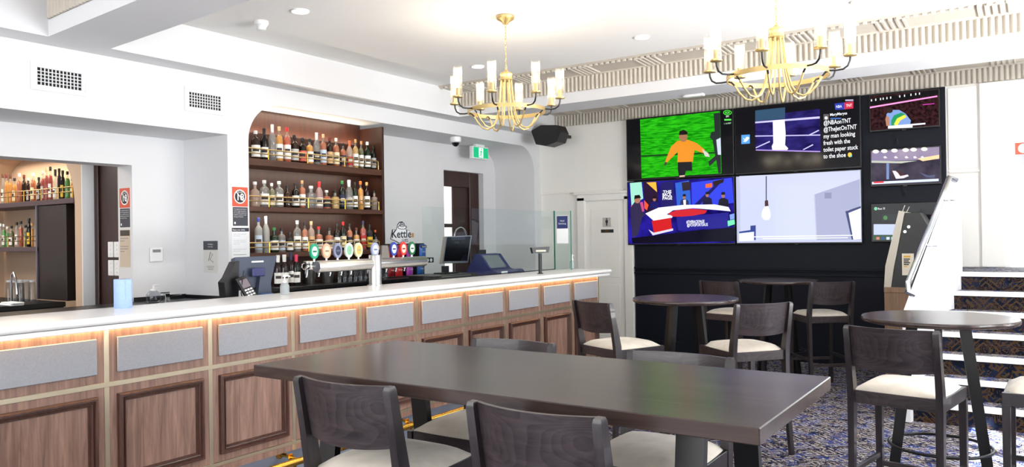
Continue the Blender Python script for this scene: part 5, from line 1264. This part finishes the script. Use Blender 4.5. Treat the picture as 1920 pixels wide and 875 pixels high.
# ------------------------------------------------------------------ betting kiosk beside the stairs
ks = thing('betting_kiosk', 'black betting kiosk with cream sloped front edge on a wood base', 'kiosk', (-1.06, 8.85, 0))
prk = [(-1.25, .95), (-1.235, 1.15), (-1.115, 1.72), (-.93, 1.70), (-.80, 1.45), (-.80, .95)]
MB().prism([(-1.19, .955), (-1.165, 1.15), (-1.06, 1.70), (-.93, 1.70), (-.80, 1.45), (-.80, .955)], 'Y', 8.62, 9.1).build('body', BLKP, ks)
MB().prism([(-1.26, .955), (-1.245, 1.17), (-1.115, 1.725), (-1.062, 1.71), (-1.168, 1.15), (-1.195, .955)], 'Y', 8.60, 9.12).build('front_bezel', mat('kiosk_cream', (206, 200, 186), .5), ks)
MB().box(-1.26, -.78, 8.6, 9.12, 0, .90, .004).build('base', KIOSKW, ks); MB().box(-1.262, -.778, 8.598, 9.122, .90, .955, .004).build('base_top', KIOSKW, ks)
a = py(1691, 475, 8.618); b_ = py(1714, 516, 8.618)
nt = MB().box(a.x, b_.x, 8.6185, 8.62, b_.z, a.z).build('notice', mat('kiosk_notice', (232, 222, 206), .7), ks)
MB().box(a.x + .015, b_.x - .03, 8.617, 8.6185, a.z - .04, a.z - .022).build('yellow_line', mat('notice_yellow', (226, 170, 50), .6), nt)
for k in range(4): MB().box(a.x + .015, b_.x - .035 - .01 * (k % 2), 8.617, 8.6185, a.z - .062 - k * .018, a.z - .050 - k * .018).build('print_rule', BLK2, nt)
MB().box(a.x + .015, b_.x - .06, 8.617, 8.6185, a.z - .135, a.z - .125).build('yellow_line', mat('notice_yellow', (226, 170, 50), .6), nt)
for x, y in ((1704, 425), (1697, 434)):
    q_ = py(x, y, 8.61); MB().lathe([(.014, 0), (.012, .012), (.004, .014)], 12, (q_.x, 8.60, q_.z), 'Y').build('lock', CHROME, ks, smooth=40)
for x0, h in ((-1.10, .05), (-1.06, .035)): MB().bar((x0, 8.7, 1.70), (x0 + .03, 8.7, 1.70 + h + .03), .004, .03, (0, 1, 0)).build('antenna_flap', mat('kiosk_cream', (206, 200, 186), .5), ks)

# ------------------------------------------------------------------ other bar room: shelves, bottles, cupboard
os_ = thing('arched_shelf', 'dark shelf boards with brass rail in the tan arch of the other bar', 'shelf', (-8.2, YN + .15, 1.4))
MB().box(-9.55, -7.305, YN - .01, YN + .36, 1.885, 1.935, .003).build('shelf_board', mat('plum_shelf', (70, 52, 58), .5), os_)
MB().box(-9.55, -8.0, YN - .01, YN + .36, 1.44, 1.485, .003).build('shelf_board', mat('plum_shelf', (70, 52, 58), .5), os_)
for zz, x1 in ((1.935, -7.32), (1.485, -8.02)):
    g = MB().tube([(-9.5, YN + .01, zz + .06), (x1, YN + .01, zz + .06)], .005, 6).tube([(-9.5, YN + .01, zz + .105), (x1, YN + .01, zz + .105)], .005, 6).build('gallery_rail', BRASS, os_, smooth=60)
    for x in (-7.36, -7.62, -7.95, -8.3, -8.65, -9.0):
        if x < x1: MB().cyl((x, YN + .01, zz), .006, .108, 8).build('post', BRASS, g, smooth=60)
cb = thing('tall_cupboard', 'tall dark brown cupboard side under the arched shelf', 'cupboard', (-7.72, YN + .17, 0))
MB().box(-8.0, -7.46, YN + .0, YN + .36, .98, 1.88, .003).build('case', mat('espresso_panel', (26, 12, 10), .5, noise=.2), cb); MB().box(-8.02, -8.0, YN - .012, YN + .36, .98, 1.885).build('edge_panel', mat('plum_edge', (96, 92, 104), .4), cb)
oc = thing('other_room_counter', 'black counter below the arched shelf in the other bar', 'counter', (-8.3, 3.3, 0))
MB().box(-9.6, -7.46, 3.05, YN - .01, .93, .975, .004).build('top', BLACK, oc); MB().box(-9.58, -7.48, 3.1, YN - .02, 0, .93).build('carcass', BLACK, oc)
MB().box(-8.05, -7.6, 3.04, 3.05, .945, .955).build('bright_edge', mat('blue_edge', (90, 96, 140), .3), oc)
OS1 = [(30, 198, 36, 'std', 'clear', 'brown', 'white'), (66, 200, 44, 'std', 'gold', 'maroon', 'none'), (106, 210, 38, 'std', 'gold', 'brown', 'none'), (148, 238, 44, 'std', 'gold', 'black', 'cream'), (198, 190, 46, 'std', 'amber', 'clear', 'none'),
       (246, 205, 44, 'std', 'brown', 'maroon', 'none'), (288, 235, 34, 'std', 'brown', 'silver', 'grey'), (340, 185, 52, 'std', 'amber', 'clear', 'cream'), (398, 230, 46, 'std', 'brown', 'black', 'grey'), (438, 168, 42, 'std', 'red', 'silver', 'grey'),
       (476, 130, 40, 'std', 'red', 'tan', 'none'), (516, 122, 44, 'std', 'red', 'black', 'white'), (566, 150, 48, 'tall', 'clear', 'black', 'white'), (606, 140, 34, 'std', 'black', 'black', 'none'), (642, 160, 44, 'std', 'dark', 'black', 'yellow'), (690, 170, 52, 'std', 'lime', 'black', 'none'), (740, 240, 36, 'std', 'gold', 'green', 'cream')]
for i, (zx, zy, zw, shp, col, cap, lab) in enumerate(OS1):
    Y = YN + .11; p = py(zx / 5.469, 290 + zy / 5.469, Y); dep = (p - EYE).dot(Fv)
    b = bottle((p.x, Y, 1.935), p.z - 1.935, zw / 5.469 / FPX * dep, shp, col, cap, lab, '%s bottle with %s cap, %s from the left on the arched shelf' % (COLN[col], cap, ORD[i]), 'bottles on the arched shelf'); b.rotation_euler = (0, 0, -.9)
OS2 = [(8, 705, 30, 'std', 'clear', 'white', 'none'), (40, 710, 40, 'std', 'lime', 'clear', 'white'), (76, 735, 34, 'squat', 'lime', 'white', 'none'), (118, 728, 50, 'std', 'olive', 'black', 'white'), (172, 690, 38, 'std', 'clear', 'black', 'white'), (214, 680, 42, 'std', 'orange', 'black', 'none'), (262, 720, 40, 'std', 'olive', 'black', 'none'), (298, 650, 42, 'std', 'dark', 'black', 'yellow'), (330, 700, 24, 'std', 'gold', 'cork', 'none')]
for i, (zx, zy, zw, shp, col, cap, lab) in enumerate(OS2):
    Y = YN + .11; p = py(zx / 5.469, 290 + zy / 5.469, Y); dep = (p - EYE).dot(Fv)
    b = bottle((p.x, Y, 1.485), p.z - 1.485, zw / 5.469 / FPX * dep, shp, col, cap, lab, '%s bottle with %s cap, %s from the left on the lower arched-room shelf' % (COLN[col], cap, ORD[i]), 'bottles on the lower arched shelf'); b.rotation_euler = (0, 0, -.9)
for i in range(6):
    x = py(34 + i % 3 * 11, 540, 3.5).x; Y = 3.42 + (i // 3) * .1
    tumbler((x, Y, .975), '%s of the %s row of upturned glasses on the other bar counter' % (ORD[i % 3], ('front', 'rear')[i // 3]), .2, .034, 'glasses on the other bar counter')
t = thing('counter_tap', 'thin curved chrome tap on the other bar counter', 'tap', (py(26, 545, 3.35).x, 3.35, .975))
MB().tube([(-.05, 0, 0), (-.05, 0, .2), (-.035, 0, .26), (0, 0, .28), (.04, 0, .22), (.06, 0, .08)], .009, 8).build('pipe', CHROME, t, smooth=60, local=True); MB().lathe([(.03, 0), (.03, .015), (.012, .02)], 14, (-.05, 0, 0)).build('base', CHROME, t, smooth=40, local=True)
t = thing('bar_cloth', 'folded white bar cloth on the other bar counter', 'cloth', (py(22, 550, 3.2).x, 3.2, .975))
MB().box(-.14, .1, -.06, .06, 0, .018, .006).build('folded_layer', PAPER, t, local=True); MB().box(-.1, .13, -.05, .05, .018, .03, .005).build('folded_layer', PAPER, t, local=True)
